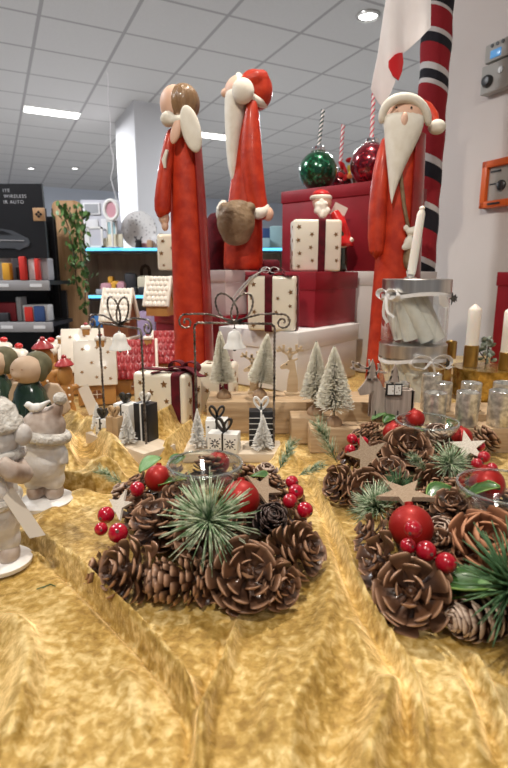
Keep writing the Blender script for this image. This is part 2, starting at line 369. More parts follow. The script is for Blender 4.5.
RID=[([(8,515),(40,528),(75,555),(110,588),(150,625),(182,662),(201,706)],.016,.011,.006),
 ([(15,548),(45,552),(70,565),(95,590)],.007,.008,.006),
 ([(240,600),(224,650),(206,690),(200,712),(198,768)],.011,.009,.006),
 ([(298,448),(318,478),(338,520),(352,560),(372,600),(400,642),(416,672),(423,715),(428,768)],.011,.006,.007),
 ([(470,640),(486,670),(500,705),(515,750)],.010,.008,.006),
 ([(330,545),(334,590),(322,640),(296,700),(285,768)],.008,.012,.018),
 ([(345,610),(368,660),(384,700)],.007,.012,.008),
 ([(404,660),(385,700),(372,735),(366,800)],.011,.010,.016),
 ([(0,600),(24,620),(31,650),(20,700),(0,742)],.012,.010,.02),
 ([(120,660),(138,690),(140,740)],.006,.010,.012),([(60,700),(56,740),(50,768)],.006,.01,.014),
 ([(285,640),(270,690),(262,740)],.006,.014,.01),([(455,665),(472,710),(480,768)],.006,.01,.02),
 ([(35,478),(60,470),(90,472),(126,471)],.016,.035,.005),([(80,418),(96,428),(110,442),(118,458)],.026,.03,.014),([(70,425),(66,440),(70,455)],.018,.012,.012),
 ([(62,402),(70,412),(82,420)],.02,.02,.02),
 ([(30,530),(60,500),(95,482),(120,478)],.006,.02,.02),
 ([(150,425),(172,412),(196,403)],.028,.016,.016),([(160,450),(180,432),(196,420)],.022,.014,.012),
 ([(276,452),(286,440),(292,450)],.018,.012,.012),([(84,470),(105,472),(125,470)],.012,.01,.01)]
FLAT=[]
def cloth_h(X,Y):
    X=np.asarray(X,float); Y=np.asarray(Y,float)
    h=.0035*vnoise(X,Y,3.0,1)+.0016*vnoise(X,Y,9,2)+.0006*vnoise(X,Y,26,3)+.0055
    far=np.clip((1.25-Y)/.15,0,1); h=h*(.25+.75*far)
    for i,(px,A,w1,w2) in enumerate(RID):
        k,q=((1.5,.62),(1.45,.8),(1.75,.95))[0 if i<5 else 1 if i<13 else 2]; h=h+ridge_field(X,Y,px,A*k,w1*q,w2*q)
    for (x,y,r) in FLAT:
        d=np.hypot(X-x,Y-y); k=np.clip((d-r)/.025,0,1); k=k*k*(3-2*k); h=.004+(h-.004)*k
    return h
def make_cloth():
    xs=np.concatenate([np.arange(-.91,.62,.0036),np.arange(.62,1.071,.015)])
    ys=np.concatenate([np.arange(.19,.75,.003),np.arange(.75,1.3,.0045),np.arange(1.3,2.101,.02)])
    X,Y=np.meshgrid(xs,ys); Z=cloth_h(X,Y)
    # front drop
    n=26; pre=[]
    for i in range(n,0,-1):
        a=min(i/5,1)*PI/2; y=.19-.03*math.sin(a); z=-.03*(1-math.cos(a))-max(0,i-5)*.025
        w=.012*np.sin(xs*26)*min(1,max(0,(i-3)/8)); pre.append((np.full_like(xs,y)-abs(w)*1.0,z+Z[0]*max(0,1-i/4)))
    YY=np.vstack([p[0] for p in pre]+[Y]); ZZ=np.vstack([p[1] for p in pre]+[Z]); XX=np.vstack([np.tile(xs,(n,1)),X])
    V=np.stack([XX,YY,ZZ],-1).reshape(-1,3); r,c=XX.shape
    idx=np.arange(r*c).reshape(r,c); Q=np.stack([idx[:-1,:-1],idx[:-1,1:],idx[1:,1:],idx[1:,:-1]],-1).reshape(-1,4)
    me=bpy.data.meshes.new('velvet_cloth'); me.from_pydata(V.tolist(),[],Q.tolist()); me.polygons.foreach_set('use_smooth',[True]*len(me.polygons))
    m=bpy.data.materials.new('crushed_velvet'); m.use_nodes=True; nt=m.node_tree; N=nt.nodes; L=nt.links; b=N['Principled BSDF']
    tc=N.new('ShaderNodeTexCoord')
    def noise(sc,de,dist=0):
        q=N.new('ShaderNodeTexNoise'); q.inputs['Scale'].default_value=sc; q.inputs['Detail'].default_value=de; q.inputs['Distortion'].default_value=dist; L.new(tc.outputs['Object'],q.inputs['Vector']); return q
    n1=noise(125,9,.35); n2=noise(9,3,.8); n3=noise(420,2)
    ad=N.new('ShaderNodeMath'); ad.operation='MULTIPLY_ADD'; ad.inputs[1].default_value=.42; L.new(n2.outputs[0],ad.inputs[0])
    m1=N.new('ShaderNodeMath'); m1.operation='MULTIPLY'; m1.inputs[1].default_value=.58; L.new(n1.outputs[0],m1.inputs[0]); L.new(m1.outputs[0],ad.inputs[2])
    rp=N.new('ShaderNodeValToRGB'); e=rp.color_ramp.elements; e[0].position=.38; e[0].color=(.25,.135,.012,1); e[1].position=.66; e[1].color=(.80,.62,.29,1)  # crushed pile pattern; its highlights and shadows are put into the colour
    q=e.new(.5); q.color=(.44,.275,.06,1)
    L.new(ad.outputs[0],rp.inputs[0]); L.new(rp.outputs[0],b.inputs['Base Color'])
    b.inputs['Roughness'].default_value=.5; b.inputs['Sheen Weight'].default_value=.8; b.inputs['Sheen Roughness'].default_value=.3; b.inputs['Sheen Tint'].default_value=(1,.8,.42,1)
    b.inputs['Metallic'].default_value=.25
    bp=N.new('ShaderNodeBump'); bp.inputs['Strength'].default_value=.5; bp.inputs['Distance'].default_value=.0035; L.new(n1.outputs[0],bp.inputs['Height'])
    bp2=N.new('ShaderNodeBump'); bp2.inputs['Strength'].default_value=.5; bp2.inputs['Distance'].default_value=.0008; L.new(n3.outputs[0],bp2.inputs['Height']); L.new(bp.outputs[0],bp2.inputs['Normal'])
    L.new(bp2.outputs[0],b.inputs['Normal'])
    sh=N.new('ShaderNodeBsdfSheen'); sh.inputs['Color'].default_value=(.78,.62,.36,1); sh.inputs['Roughness'].default_value=.45; L.new(bp2.outputs[0],sh.inputs['Normal'])
    ads=N.new('ShaderNodeAddShader'); L.new(b.outputs[0],ads.inputs[0]); L.new(sh.outputs[0],ads.inputs[1]); L.new(ads.outputs[0],N['Material Output'].inputs[0])
    me.materials.append(m); o=lk(bpy.data.objects.new('velvet_cloth',me))
    tag(o,'crumpled gold crushed velvet cloth spread over the display table','tablecloth')
# ---------------------------------------------------------------- boxes on the table
BX=Vector((.6223,.7828,0)); BYv=Vector((-.7828,.6223,0)); BY_=math.atan2(BX.y,BX.x)
def gift_box(name,label,m,near,la,lb,z0,h,lid,over=.004,group=None,mlid=None):
    # near corner, la along BX, lb along BYv
    c=Vector((near[0],near[1],0))+BX*la/2+BYv*lb/2
    t=thing(name,label,'box',(c.x,c.y,z0),BY_,group)
    G().box((0,0,(h-.004)/2),(la-2*over,lb-2*over,h-.004),bev=.0015).build('box_body',m,t)
    g=G(); g.box((0,0,h-lid/2),(la,lb,lid),bev=.002); g.build('lid',mlid or m,t)
    return t
Z0=.006
gift_box('gift_box','large glossy white lidded box at the bottom of the stack, under the star-patterned gift','box_white',(.1192,1.38),.357,.29,Z0,.171,.052)
gift_box('gift_box','square dark red lidded box resting on the white box','box_red',(.178,1.5),.262,.265,.178,.162,.052)
gift_box('gift_box','tall white lidded box behind the tall bearded figure, carrying the top red box','box_white',(.452,1.645),.36,.42,Z0,.336,.045)
gift_box('gift_box','large dark red lidded box at the top of the stack under the bauble cups','box_red',(.433,1.66),.27,.43,.343,.278,.04)
gift_box('gift_box','rose grey lidded box under the middle tall red figure','box_pink',(-.088,1.60),.27,.235,.205,.14,.035)
gift_box('gift_box','low dark red lidded box behind the tall winged figure','box_red',(-.105,1.573),.30,.305,Z0,.198,.032)
q=atY(497,272,1.75); gift_box('gift_box','dark red lidded box at the right edge behind the candles','box_red',(q.x+.155,1.62),.3,.2,Z0,q.z-Z0,.045)
# ---------------------------------------------------------------- ceramic star gifts
def star_gift(label,loc,sz,yaw,seed,side=False,bow=False,tails=False,bx=.12):
    w,d,h=sz; t=thing('ceramic_gift',label,'gift ornament',loc,yaw,'cream ceramic gifts with bronze stars')
    g=G(); g.box((0,0,h/2),(w,d,h),bev=.009,seg=3); g.mi=1; r=random.Random(seed)
    for face in ('f','r','l','t'):
        if face=='f': W,H=w,h
        elif face=='t': W,H=w,d
        else: W,H=d,h
        nx=max(1,int(W/.03)); ny=max(1,int(H/.034))
        for i in range(nx):
            for j in range(ny):
                x=(i+.5)/nx*W-W/2+r.uniform(-.004,.004); y=(j+.5+(.35 if i%2 else -.1))/ny*H-H/2
                if abs(y)>H/2-.012 or abs(x)>W/2-.011: continue
                if face in 'ft' and abs(x-bx*w)<.021 : continue
                X={'f':TR((x,-d/2-.0006,h/2+y),(PI/2,0,0)),'r':TR((w/2+.0006,x,h/2+y),(PI/2,0,PI/2)),'l':TR((-w/2-.0006,x,h/2+y),(PI/2,0,-PI/2)),'t':TR((x,y,h+.0006))}[face]
                g.star(r.uniform(.0055,.0085),.0016,X@TR(rot=(0,0,r.uniform(0,1))))
    g.build('gift_body',['ceramic','brown_star'],t)
    def loop(o,W,horiz):
        g=G(); e=.0022; rr=.008
        a,b=(W/2+e),(h/2+e); pts=[]
        for cx,cy,s0 in ((a-rr,b-rr,0),(-a+rr,b-rr,1),(-a+rr,-b+rr,2),(a-rr,-b+rr,3)):
            for k in range(5): q=PI/2*(s0+k/4); pts.append((cx+rr*math.cos(q),cy+rr*math.sin(q)))
        pts.append(pts[0])
        if horiz: P=[(x,o,y+h/2) for x,y in pts]; wd=(0,1,0)
        else: P=[(o,x,y+h/2) for x,y in pts]; wd=(1,0,0)
        g.band(P,.021,.002,wd=wd); return g.build('velvet_ribbon','velvet_red',t)
    loop(bx*w,d,False)
    if side: loop(0,w,True)
    if bow:
        g=G()
        for s in (-1,1):
            P=[(bx*w+s*(.004+.035*math.sin(PI*k/10)),s*.006*math.sin(k*.5),h+.006+.018*math.sin(2*PI*k/10+.4*s)*(1 if k<6 else .6)+.006*(k<6)) for k in range(11)]
            P=[(bx*w+s*.036*(1-math.cos(2*PI*k/12))/2, 0, h+.010+.014*math.sin(2*PI*k/12)) for k in range(13)]
            g.band(P,.02,.002)
            P=[(bx*w+s*k*.009,-.01-.004*k,h+.010+.003*math.sin(k)-max(0,k-4)*.004) for k in range(8)]; g.band(P,.018,.002)
        g.ball((bx*w,0,h+.01),(.009,.011,.008)); g.build('bow','velvet_red',t)
    if tails:
        g=G()
        for s,q in ((-1,.8),(-1.0,.3)):
            g.band([(bx*w-.01+s*k*.011,-.02-.004*k,h+.012-.006*k*q-.0010*k*k+.01*q) for k in range(9)],.02,.0012)
        for s in (-1,1): g.band([(bx*w+s*.024*(1-math.cos(2*PI*k/12))/2,-.015,h+.016+.008*math.sin(2*PI*k/12)) for k in range(13)],.018,.0012)
        g.build('satin_bow','satin',t)
    return t
star_gift('cream ceramic gift with bronze stars standing on top of the square red box',(.186,1.60,.3405),(.145,.075,.150),R(4),3,bx=.08)
star_gift('cream ceramic gift with bronze stars and a pale bow standing on the white box',(.055,1.452,.1775),(.135,.07,.150),R(-14),5,side=True,bow=True,tails=True,bx=-.05)
star_gift('wide cream ceramic gift with a red velvet bow standing on the gold cloth',(-.196,1.135,Z0),(.132,.085,.113),R(-20),8,side=True,bow=True,bx=.33)
star_gift('cream ceramic gift half hidden behind the frosted bottle-brush tree on the board',(-.085,1.215,Z0),(.085,.07,.118),R(-8),11,bx=.22)
star_gift('cream ceramic gift half hidden left of the tall winged figure, on the rose grey box',(-.275,1.75,.3455),(.09,.07,.115),R(10),15,bx=.3)
# red velvet pouch below it
g=G(); g.ball((0,0,.045),(.03,.025,.045)); g.lathe([(.012,.085),(.009,.095),(.02,.115)],seg=12); o=g.build('velvet_pouch','velvet_red',remesh=.004)
tag(o,'small dark red velvet pouch on the low red box, under the hidden gift','pouch',loc=(-.325,1.745,.205))
# ---------------------------------------------------------------- tall figures
def coat_prof(rb,rt,h,flare=.0): 
    P=[(rb*.96,0),(rb,.006)]
    for k in range(1,15):
        t=k/15; P.append((rb+(rt-rb)*t**1.1+flare*math.sin(PI*t)*.3, h*t))
    P+=[(rt*.95,h*.985),(rt*.6,h)]
    return P
def santa_front():
    x,y=.397,1.465; H=.79
    t=thing('santa_figurine','tall slim red figure with a long pointed white beard facing forward, behind the candle jars','figurine',(x,y,Z0),0,None)
    s=1.465/1.35
    def L(u,v,dy=0): q=atY(u,v,y+dy); return (q.x-x,dy,q.z-Z0)
    zn=L(404,140)[2]
    off=lambda z:(.004*(z/zn)-.002,0)
    g=G(); g.lathe(coat_prof(.069,.047,zn+.02),seg=36,sc=(1,.85),off=off); g.build('coat','santa_red',t)
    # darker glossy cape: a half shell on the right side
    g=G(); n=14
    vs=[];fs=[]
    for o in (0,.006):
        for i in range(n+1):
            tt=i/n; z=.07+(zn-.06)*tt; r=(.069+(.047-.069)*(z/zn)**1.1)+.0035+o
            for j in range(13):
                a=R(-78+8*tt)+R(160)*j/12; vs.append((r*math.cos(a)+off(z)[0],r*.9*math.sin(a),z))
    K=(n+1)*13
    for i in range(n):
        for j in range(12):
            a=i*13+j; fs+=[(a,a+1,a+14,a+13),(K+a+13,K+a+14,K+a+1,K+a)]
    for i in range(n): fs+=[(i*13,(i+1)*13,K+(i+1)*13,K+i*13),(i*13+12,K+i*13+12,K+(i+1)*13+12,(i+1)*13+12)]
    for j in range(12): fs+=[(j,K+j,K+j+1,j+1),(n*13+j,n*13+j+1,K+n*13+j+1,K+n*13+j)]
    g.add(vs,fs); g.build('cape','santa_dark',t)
    # left sleeve, long, hanging
    g=G(); A=[L(388,133,0),L(381,170,-.01),L(377,215,-.02),L(376,262,-.03)]
    g.tube(A,[.016,.024,.027,.024],12); g.build('sleeve','santa_red',t,sub=1)
    # head
    hc=L(405,117,-.01)
    g=G(); g.ball(hc,(.052,.046,.05)); g.build('face','skin',t)
    g=G(); g.ball(L(404,121,-.062),(.0095,.012,.021),rot=(R(12),0,0)); g.build('nose','skin',t)
    for u in (396.5,411.5):
        g=G(); e=L(u,107.5,-.056); g.ball(e,.0028); g.build('eye','eye',t)
    # beard: wide at the cheeks, tapering to a point
    g=G(); secs=[(113,381.5,424,.030,-.030),(121,383,425,.034,-.034),(133,384,422,.034,-.040),(150,385.5,413.5,.030,-.042),(168,387.5,404,.024,-.046),(185,389,397.5,.015,-.05),(198,390.5,393,.007,-.054),(204,391.5,392,.001,-.056)]
    vs=[];fs=[];sg=16
    for v,u0,u1,dp,dy in secs:
        a=Vector(L(u0,v,dy)); b=Vector(L(u1,v,dy)); c=(a+b)/2; w=(b-a).length/2
        for j in range(sg): q=2*PI*j/sg; vs.append((c.x+w*math.cos(q),c.y+dp*math.sin(q),c.z))
    for i in range(len(secs)-1):
        for j in range(sg): k=(j+1)%sg; fs.append((i*sg+j,i*sg+k,(i+1)*sg+k,(i+1)*sg+j))
    fs.append(tuple(range(sg))[::-1]); fs.append(tuple((len(secs)-1)*sg+j for j in range(sg))); g.add(vs,fs)
    g.build('beard','white_fur',t,ang=180,sub=1)
    g=G()   # brim
    P=[L(381,125,-.030),L(382,112,-.036),L(388,103,-.044),L(396,98.5,-.05),L(405,97,-.052),L(415,99.5,-.05),L(423,106,-.044),L(428,116,-.036),L(428.5,127,-.03)]
    g.tube(P,[.008,.0115,.013,.0135,.0135,.0135,.013,.012,.008],12); g.build('hat_brim','white_fur',t,ang=180,sub=1)
    g=G(); vs=[]; c=Vector(L(406,104,.0)); g.ball(L(408,117,.02),(.048,.038,.036)); 
    g.tube([L(418,112,.02),L(427,112,.015),L(433,117,.0),L(436,125,-.012)],[.035,.024,.016,.010],14); g.build('hat','santa_red',t,ang=180,remesh=.004,smooth=3)
    g=G(); g.ball(L(437,127,-.015),(.023,.02,.0185)); g.build('pompom','white_fur',t)
    # mitten and sack on the right
    g=G(); g.ball(L(409,243,-.062),(.014,.014,.018)); g.ball(L(414,231,-.06),(.021,.018,.012),rot=(0,R(-15),0)); g.ball(L(406,228,-.06),(.007,.007,.009)); g.ball(L(405,247,-.066),(.009,.009,.009))
    g.build('mitten','white_fur',t,remesh=.003,smooth=2)
    g=G(); g.ball(L(411,258,-.055),(.021,.024,.036)); g.tube([L(411,243,-.05),L(404,205,-.05),L(400,170,-.043)],.006,8); g.build('sack','sack',t,remesh=.004,smooth=1)
def santa_back():
    x,y=-.035,1.75; zb=.3455
    t=thing('santa_figurine','tall slim red figure in side view with white beard, red hat and brown sack','figurine',(x,y,zb))
    def L(u,v,dy=0): q=atY(u,v,y+dy); return (q.x-x,dy,q.z-zb)
    # coat by sections (v,u0,u1)
    def loft(secs,dep,name,m,dy=0,sub=1,sg=20):
        g=G(); vs=[];fs=[]
        for i,(v,u0,u1) in enumerate(secs):
            a=Vector(L(u0,v)); b=Vector(L(u1,v)); c=(a+b)/2; w=(b-a).length/2; d=dep[i] if hasattr(dep,'__len__') else w*dep
            for j in range(sg): q=2*PI*j/sg; vs.append((c.x+w*math.cos(q),c.y+dy+d*math.sin(q),c.z))
        for i in range(len(secs)-1):
            for j in range(sg): k=(j+1)%sg; fs.append((i*sg+j,i*sg+k,(i+1)*sg+k,(i+1)*sg+j))
        fs.append(tuple(range(sg))[::-1]); fs.append(tuple((len(secs)-1)*sg+j for j in range(sg))); g.add(vs,fs)
        return g.build(name,m,t,ang=180,sub=sub)
    loft([(271,223,263),(268,223,263),(235,224,263),(200,228,262),(160,233,261),(125,238,260),(104,243,259),(100,246,257)],.95,'coat','santa_red')
    loft([(222,254,270),(214,250,269),(200,246,266),(170,240,263),(140,241,261),(110,246,258),(103,248,256)],.9,'sleeve','santa_red',-.045)
    loft([(185,233,236),(170,227.5,238),(140,225.5,240),(115,224.5,246),(100,224.5,250),(88,226,254)],[.012,.022,.028,.034,.04,.04],'beard','white_fur',-.012)
    g=G(); g.ball(L(240,93,.0),(.05,.05,.05)); g.build('face','skin',t)
    g=G(); g.ball(L(226.5,93,-.01),(.018,.014,.014)); g.build('nose','skin',t)
    g=G(); g.ball(L(257,91,0),(.050,.05,.058)); g.ball(L(254,82,.0),(.044,.045,.034)); g.tube([L(262,80,-.01),L(255,78,-.04),L(241,82,-.05)],[.03,.022,.014],10)
    g.build('hat','santa_red',t,remesh=.005,smooth=3)
    g=G(); g.tube([L(238,74,-.0),L(240,82,-.045),L(247,95,-.053),L(256,101,-.045),L(264,104,-.01),L(266,106,.03)],[.014,.015,.015,.015,.014,.01],10); g.build('hat_brim','white_fur',t,sub=1,ang=180)
    g=G(); g.ball(L(243,91,-.065),(.034,.028,.036)); g.build('pompom','white_fur',t)
    g=G(); g.tube([L(252,214,-.08),L(262,214,-.06),L(269,205,-.04)],[.018,.021,.015],10); g.build('cuff','white_fur',t,ang=180,sub=1)
    g=G(); g.ball(L(268,214,-.05),(.018,.016,.022)); g.build('hand','skin',t)
    g=G(); g.tube([L(222,222,-.07),L(219,208,-.06),L(226,200,-.05)],[.018,.016,.012],10); g.build('cuff','white_fur',t,ang=180,sub=1)
    g=G(); g.ball(L(236,222,-.09),(.060,.045,.066)); g.ball(L(236,236,-.085),(.045,.036,.03)); g.ball(L(224,209,-.09),(.018,.02,.02)); g.ball(L(250,208,-.09),(.018,.02,.018)); g.ball(L(238,204,-.09),(.035,.03,.012))
    g.build('sack','sack',t,remesh=.005,smooth=2)
def angel_tall():
    x,y=-.168,1.36
    t=thing('angel_figurine','tall slim red figure with brown hair and white wings, seen from behind','figurine',(x,y,Z0))
    def L(u,v,dy=0): q=atY(u,v,y+dy); return (q.x-x,dy,q.z-Z0)
    zn=L(184,128)[2]
    g=G(); off=lambda z:(.000-.012*(z/zn)**2+.004,0)
    g.lathe(coat_prof(.049,.036,zn,.008),seg=36,sc=(1,.9),off=off); g.build('gown','santa_red',t)
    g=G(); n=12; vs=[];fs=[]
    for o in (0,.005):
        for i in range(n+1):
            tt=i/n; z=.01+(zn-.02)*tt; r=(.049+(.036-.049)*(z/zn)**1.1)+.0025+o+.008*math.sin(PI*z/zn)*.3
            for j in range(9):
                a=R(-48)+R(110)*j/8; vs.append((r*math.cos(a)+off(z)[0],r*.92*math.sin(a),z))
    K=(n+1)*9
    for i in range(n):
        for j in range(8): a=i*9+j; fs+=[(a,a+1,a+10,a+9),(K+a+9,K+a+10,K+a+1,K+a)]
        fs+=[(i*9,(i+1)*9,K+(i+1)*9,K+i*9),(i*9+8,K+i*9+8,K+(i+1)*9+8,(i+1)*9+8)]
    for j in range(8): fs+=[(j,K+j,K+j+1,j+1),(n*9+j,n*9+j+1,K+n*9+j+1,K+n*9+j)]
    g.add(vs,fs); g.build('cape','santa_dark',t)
    g=G(); g.tube([L(172,126,-.02),L(167,155,-.03),L(163,190,-.035),L(162,212,-.035),L(166,216,-.035)],[.011,.016,.020,.023,.019],14); g.build('sleeve','santa_red',t,sub=1,ang=180)
    g=G(); g.ball(L(164,218,-.03),(.014,.014,.016)); g.ball(L(165,226,-.03),(.009,.01,.013)); g.build('hand','skin',t,remesh=.003,smooth=2)
    g=G(); g.tube([L(167,150,-.05),L(164,160,-.052),L(165,168,-.05)],[.004,.006,.003],8); g.build('cuff','white_fur',t)
    g=G(); g.ball(L(175,105,-.0),(.037,.042,.044)); g.build('head','skin',t)
    g=G(); g.ball(L(183.5,104,-.004),(.040,.048,.045),rot=(0,R(10),0)); g.tube([L(180,118,-.03),L(178,128,-.035),L(180,138,-.035)],[.016,.012,.006],8); g.build('hair','hair',t,remesh=.004,smooth=2)
    g=G(); g.tube([L(164,118,0),L(168,122,-.04),L(178,120,-.05),L(190,119,-.045),L(196,120,-.01)],[.011,.013,.012,.011,.009],10); g.ball(L(168,119,-.04),.018); g.build('collar','white_fur',t,remesh=.004,smooth=2)
    for u0,v0,rx,rz,ry,rot,dy in ((191,129,.023,.053,.010,R(-14),-.062),(176,131,.012,.03,.008,R(18),-.055)):
        g=G(); g.ball(L(u0,v0,dy),(rx,ry,rz),rot=(0,rot,0)); g.build('wing','white_fur' if rx>.02 else 'skin',t)
santa_front(); santa_back(); angel_tall()
# dark velvet gnome behind
q=atY(212,272,1.80); t=thing('velvet_gnome','dark red velvet plush hump showing between the two tall red figures at the left','soft ornament',(-.135,1.83,.3455))
g=G(); g.lathe([(.05,0),(.056,.02),(.055,.05),(.046,.10),(.035,.14),(.03,.17),(.015,.19),(0,.195)],seg=24); g.ball((.012,-.01,.16),(.03,.028,.03)); g.ball((.01,-.02,.06),(.04,.035,.06)); g.build('plush_body','velvet_red',t,remesh=.006,smooth=3,ang=180)
g=G(); g.box((0,0,.018),(.07,.05,.036),bev=.014,seg=4); tag(g.build('velvet_cushion','velvet_red'),'small dark red velvet cushion right of the sack-carrying figure','cushion',loc=(.052,1.80,.3455),rot=R(15))
# small santa on the red box
def small_santa():
    x,y,z=.268,1.70,.3405
    t=thing('santa_figurine','small ceramic bearded figure in red peeking from behind the topmost star gift','figurine',(x,y,z))
    def L(u,v,dy=0): q=atY(u,v,y+dy); return (q.x-x,dy,q.z-z)
    g=G(); g.lathe([(.03,0),(.035,.01),(.034,.05),(.032,.08),(.04,.10),(.036,.13),(.022,.155),(.012,.16)],seg=20); g.build('body','green_glaze',t)
    g=G(); g.lathe([(.052,.078),(.055,.086),(.045,.11),(.034,.14),(.022,.17),(.01,.18)],seg=22,sc=(1,.85)); g.tube([L(334,212,-.01),L(341,225,-.02),L(345,236,-.02)],[.016,.02,.014],10); g.build('coat','gloss_red',t,remesh=.004,smooth=2)
    g=G(); g.tube([L(336,248,-.02),L(345,245,-.03),L(352,239,-.02)],[.006,.008,.008],8); g.build('coat_hem','icing',t)
    g=G(); g.ball(L(322,202,-.01),(.03,.028,.03)); g.build('face','skin',t)
    g=G(); 
    for k in range(16): a=rnd.uniform(0,6.28); g.ball(L(322+6.5*math.cos(a)*rnd.random()**.5,209+8*math.sin(a)*rnd.random()**.5,-.035),rnd.uniform(.008,.013))
    g.build('beard','icing',t,remesh=.003,smooth=1)
    g=G(); g.lathe([(.028,0),(.029,.006),(.022,.014),(.008,.02)],c=L(321,196,-.005),seg=18); g.build('hat','gloss_red',t)
    g=G(); c=L(321,198,-.005); g.tube([(c[0]+.029*math.cos(a*PI/8),c[1]+.029*math.sin(a*PI/8),c[2]) for a in range(16)],.007,8,closed=True); g.build('hat_brim','icing',t)
    g=G(); g.box(L(339,211,.02),(.045,.001,.04),rot=(0,R(25),0)); g.build('paper_tag','tag',t)
small_santa()
# ---------------------------------------------------------------- bauble cups
def bauble_cup(loc,r,m,label,tilt,sl,sm):
    t=thing('bauble_cup',label,'bauble cup',(loc[0],loc[1],loc[2]),0,'glittering bauble cups with striped straws')
    g=G(); P=[(r*.35,0)]
    for k in range(1,17): a=-PI/2+.3+(PI-.55)*k/16; P.append((r*math.cos(a),r*math.sin(a)+r*.95))
    g.lathe(P,seg=32); g.build('globe',m,t)
    zt=r*1.88
    g=G(); g.lathe([(r*.3,zt),(r*.32,zt+r*.05),(r*.32,zt+r*.25),(r*.24,zt+r*.30)],seg=24)
    for k in range(12): a=2*PI*k/12; g.ball((r*.33*math.cos(a),r*.33*math.sin(a),zt+r*.06),r*.07,seg=8,ring=6)
    g.build('cap','silver',t)
    d=Vector((math.sin(tilt),0,math.cos(tilt))); b=Vector((0,0,zt+r*.25))
    g=G(); g.tube([b+d*k*sl/6 for k in range(7)],.0055,10); st=g.build('straw','straw_white',t)
    g=G(); u=d.orthogonal().normalized(); w=d.cross(u)
    for ph in (0,PI):
        g.tube([b+d*sl*k/60+(u*math.cos(k*.42+ph)+w*math.sin(k*.42+ph))*.0048 for k in range(61)],.0027,6)
    g.build('straw_stripe',sm,st)
bauble_cup((.224,1.905,.622),.067,'glit_green','green glitter bauble cup with a dark green and white straw',R(6),.12,'straw_green')
bauble_cup((.322,2.03,.622),.046,'glit_red','smaller red glitter bauble cup between the green one and the larger red one','x' and R(2),.15,'straw_pink')
bauble_cup((.385,1.80,.622),.067,'glit_red','larger red glitter bauble cup right beside the bearded figure',R(0),.155,'straw_pink')
t=thing('leaf_basket','dark wicker basket filled with red and yellow leaves behind the bauble cups','basket',(.412,1.985,.622))
t.scale=(.72,.72,.8)
g=G(); g.lathe([(.04,0),(.05,.05),(.058,.10),(.053,.10),(.046,.05),(.036,.005)],seg=20,sc=(1.4,.8)); 
for k in range(6): g.box((-.06+.024*k,-.046,.055),(.008,.004,.1))
g.build('basket','wicker',t)
for m,n,cx in (('felt_red',6,-.10),('yellow_leaf',9,-.055),('orange_leaf',5,-.08)):
    g=G()
    for k in range(n): g.ball((cx+rnd.uniform(-.035,.035),rnd.uniform(-.05,.0),.10+rnd.uniform(-.03,.055)),(.022,.007,.014),rot=(rnd.uniform(-1,1),rnd.uniform(-1,1),rnd.uniform(-1,1)),seg=10,ring=6)
    g.build('leaves',m,t)
# ---------------------------------------------------------------- hanging fabric and pole
q=atY(400,20,1.62)
t=thing('fabric_pennant','white fabric pennant with a red heart shape hanging before the striped pole','hanging decoration',(q.x,1.62,q.z))
def LP(u,v,dy=0): w=atY(u,v,1.62); return (w.x-q.x,w.z-q.z)
top=LP(400,-80)[1]
out=[(LP(386,-40)[0],top),LP(386,-5),LP(378,55),LP(370,90),LP(377,99),LP(384,106),LP(391,92),LP(397,76),LP(401,54),LP(410,47),LP(420,39),LP(431,27),LP(432,0),(LP(433,-40)[0],top)]
def cloth_poly(out,t_,y0,amp,nm,m,par):
    g=G(); g.prism(out,t_,TR(rot=(PI/2,0,0))); b=bmesh.new(); me=bpy.data.meshes.new(nm); me.from_pydata(g.v,[],g.f); b.from_mesh(me)
    bmesh.ops.subdivide_edges(b,edges=b.edges[:],cuts=6,use_grid_fill=True)
    for v in b.verts: v.co.y+=y0+amp*math.sin(v.co.x*75+v.co.z*6)+amp*.6*math.sin(v.co.x*31-v.co.z*9)
    bmesh.ops.recalc_face_normals(b,faces=b.faces[:]); b.to_mesh(me); b.free(); me.materials.append(M[m]); me.polygons.foreach_set('use_smooth',[True]*len(me.polygons)); me.set_sharp_from_angle(angle=R(50))
    o=lk(bpy.data.objects.new(nm,me)); o.parent=par; return o
cloth_poly(out,.0035,0,.010,'fabric_panel','felt',t)
h=[LP(403,52),LP(404,62),LP(402,72),LP(398,81),LP(392,77),LP(388,68),LP(388,62),LP(393,57),LP(398,54)]
cloth_poly(h,.006,-.004,.010,'heart','felt_red',t)
g=G(); g.tube([(LP(409,-40)[0],0,top-.004),(LP(409,-40)[0],0,CEIL-q.z)],.002,6); g.box((LP(409,-40)[0],0,top),(.14,.012,.012),bev=.003); g.build('hanging_rod','white_paint',t)
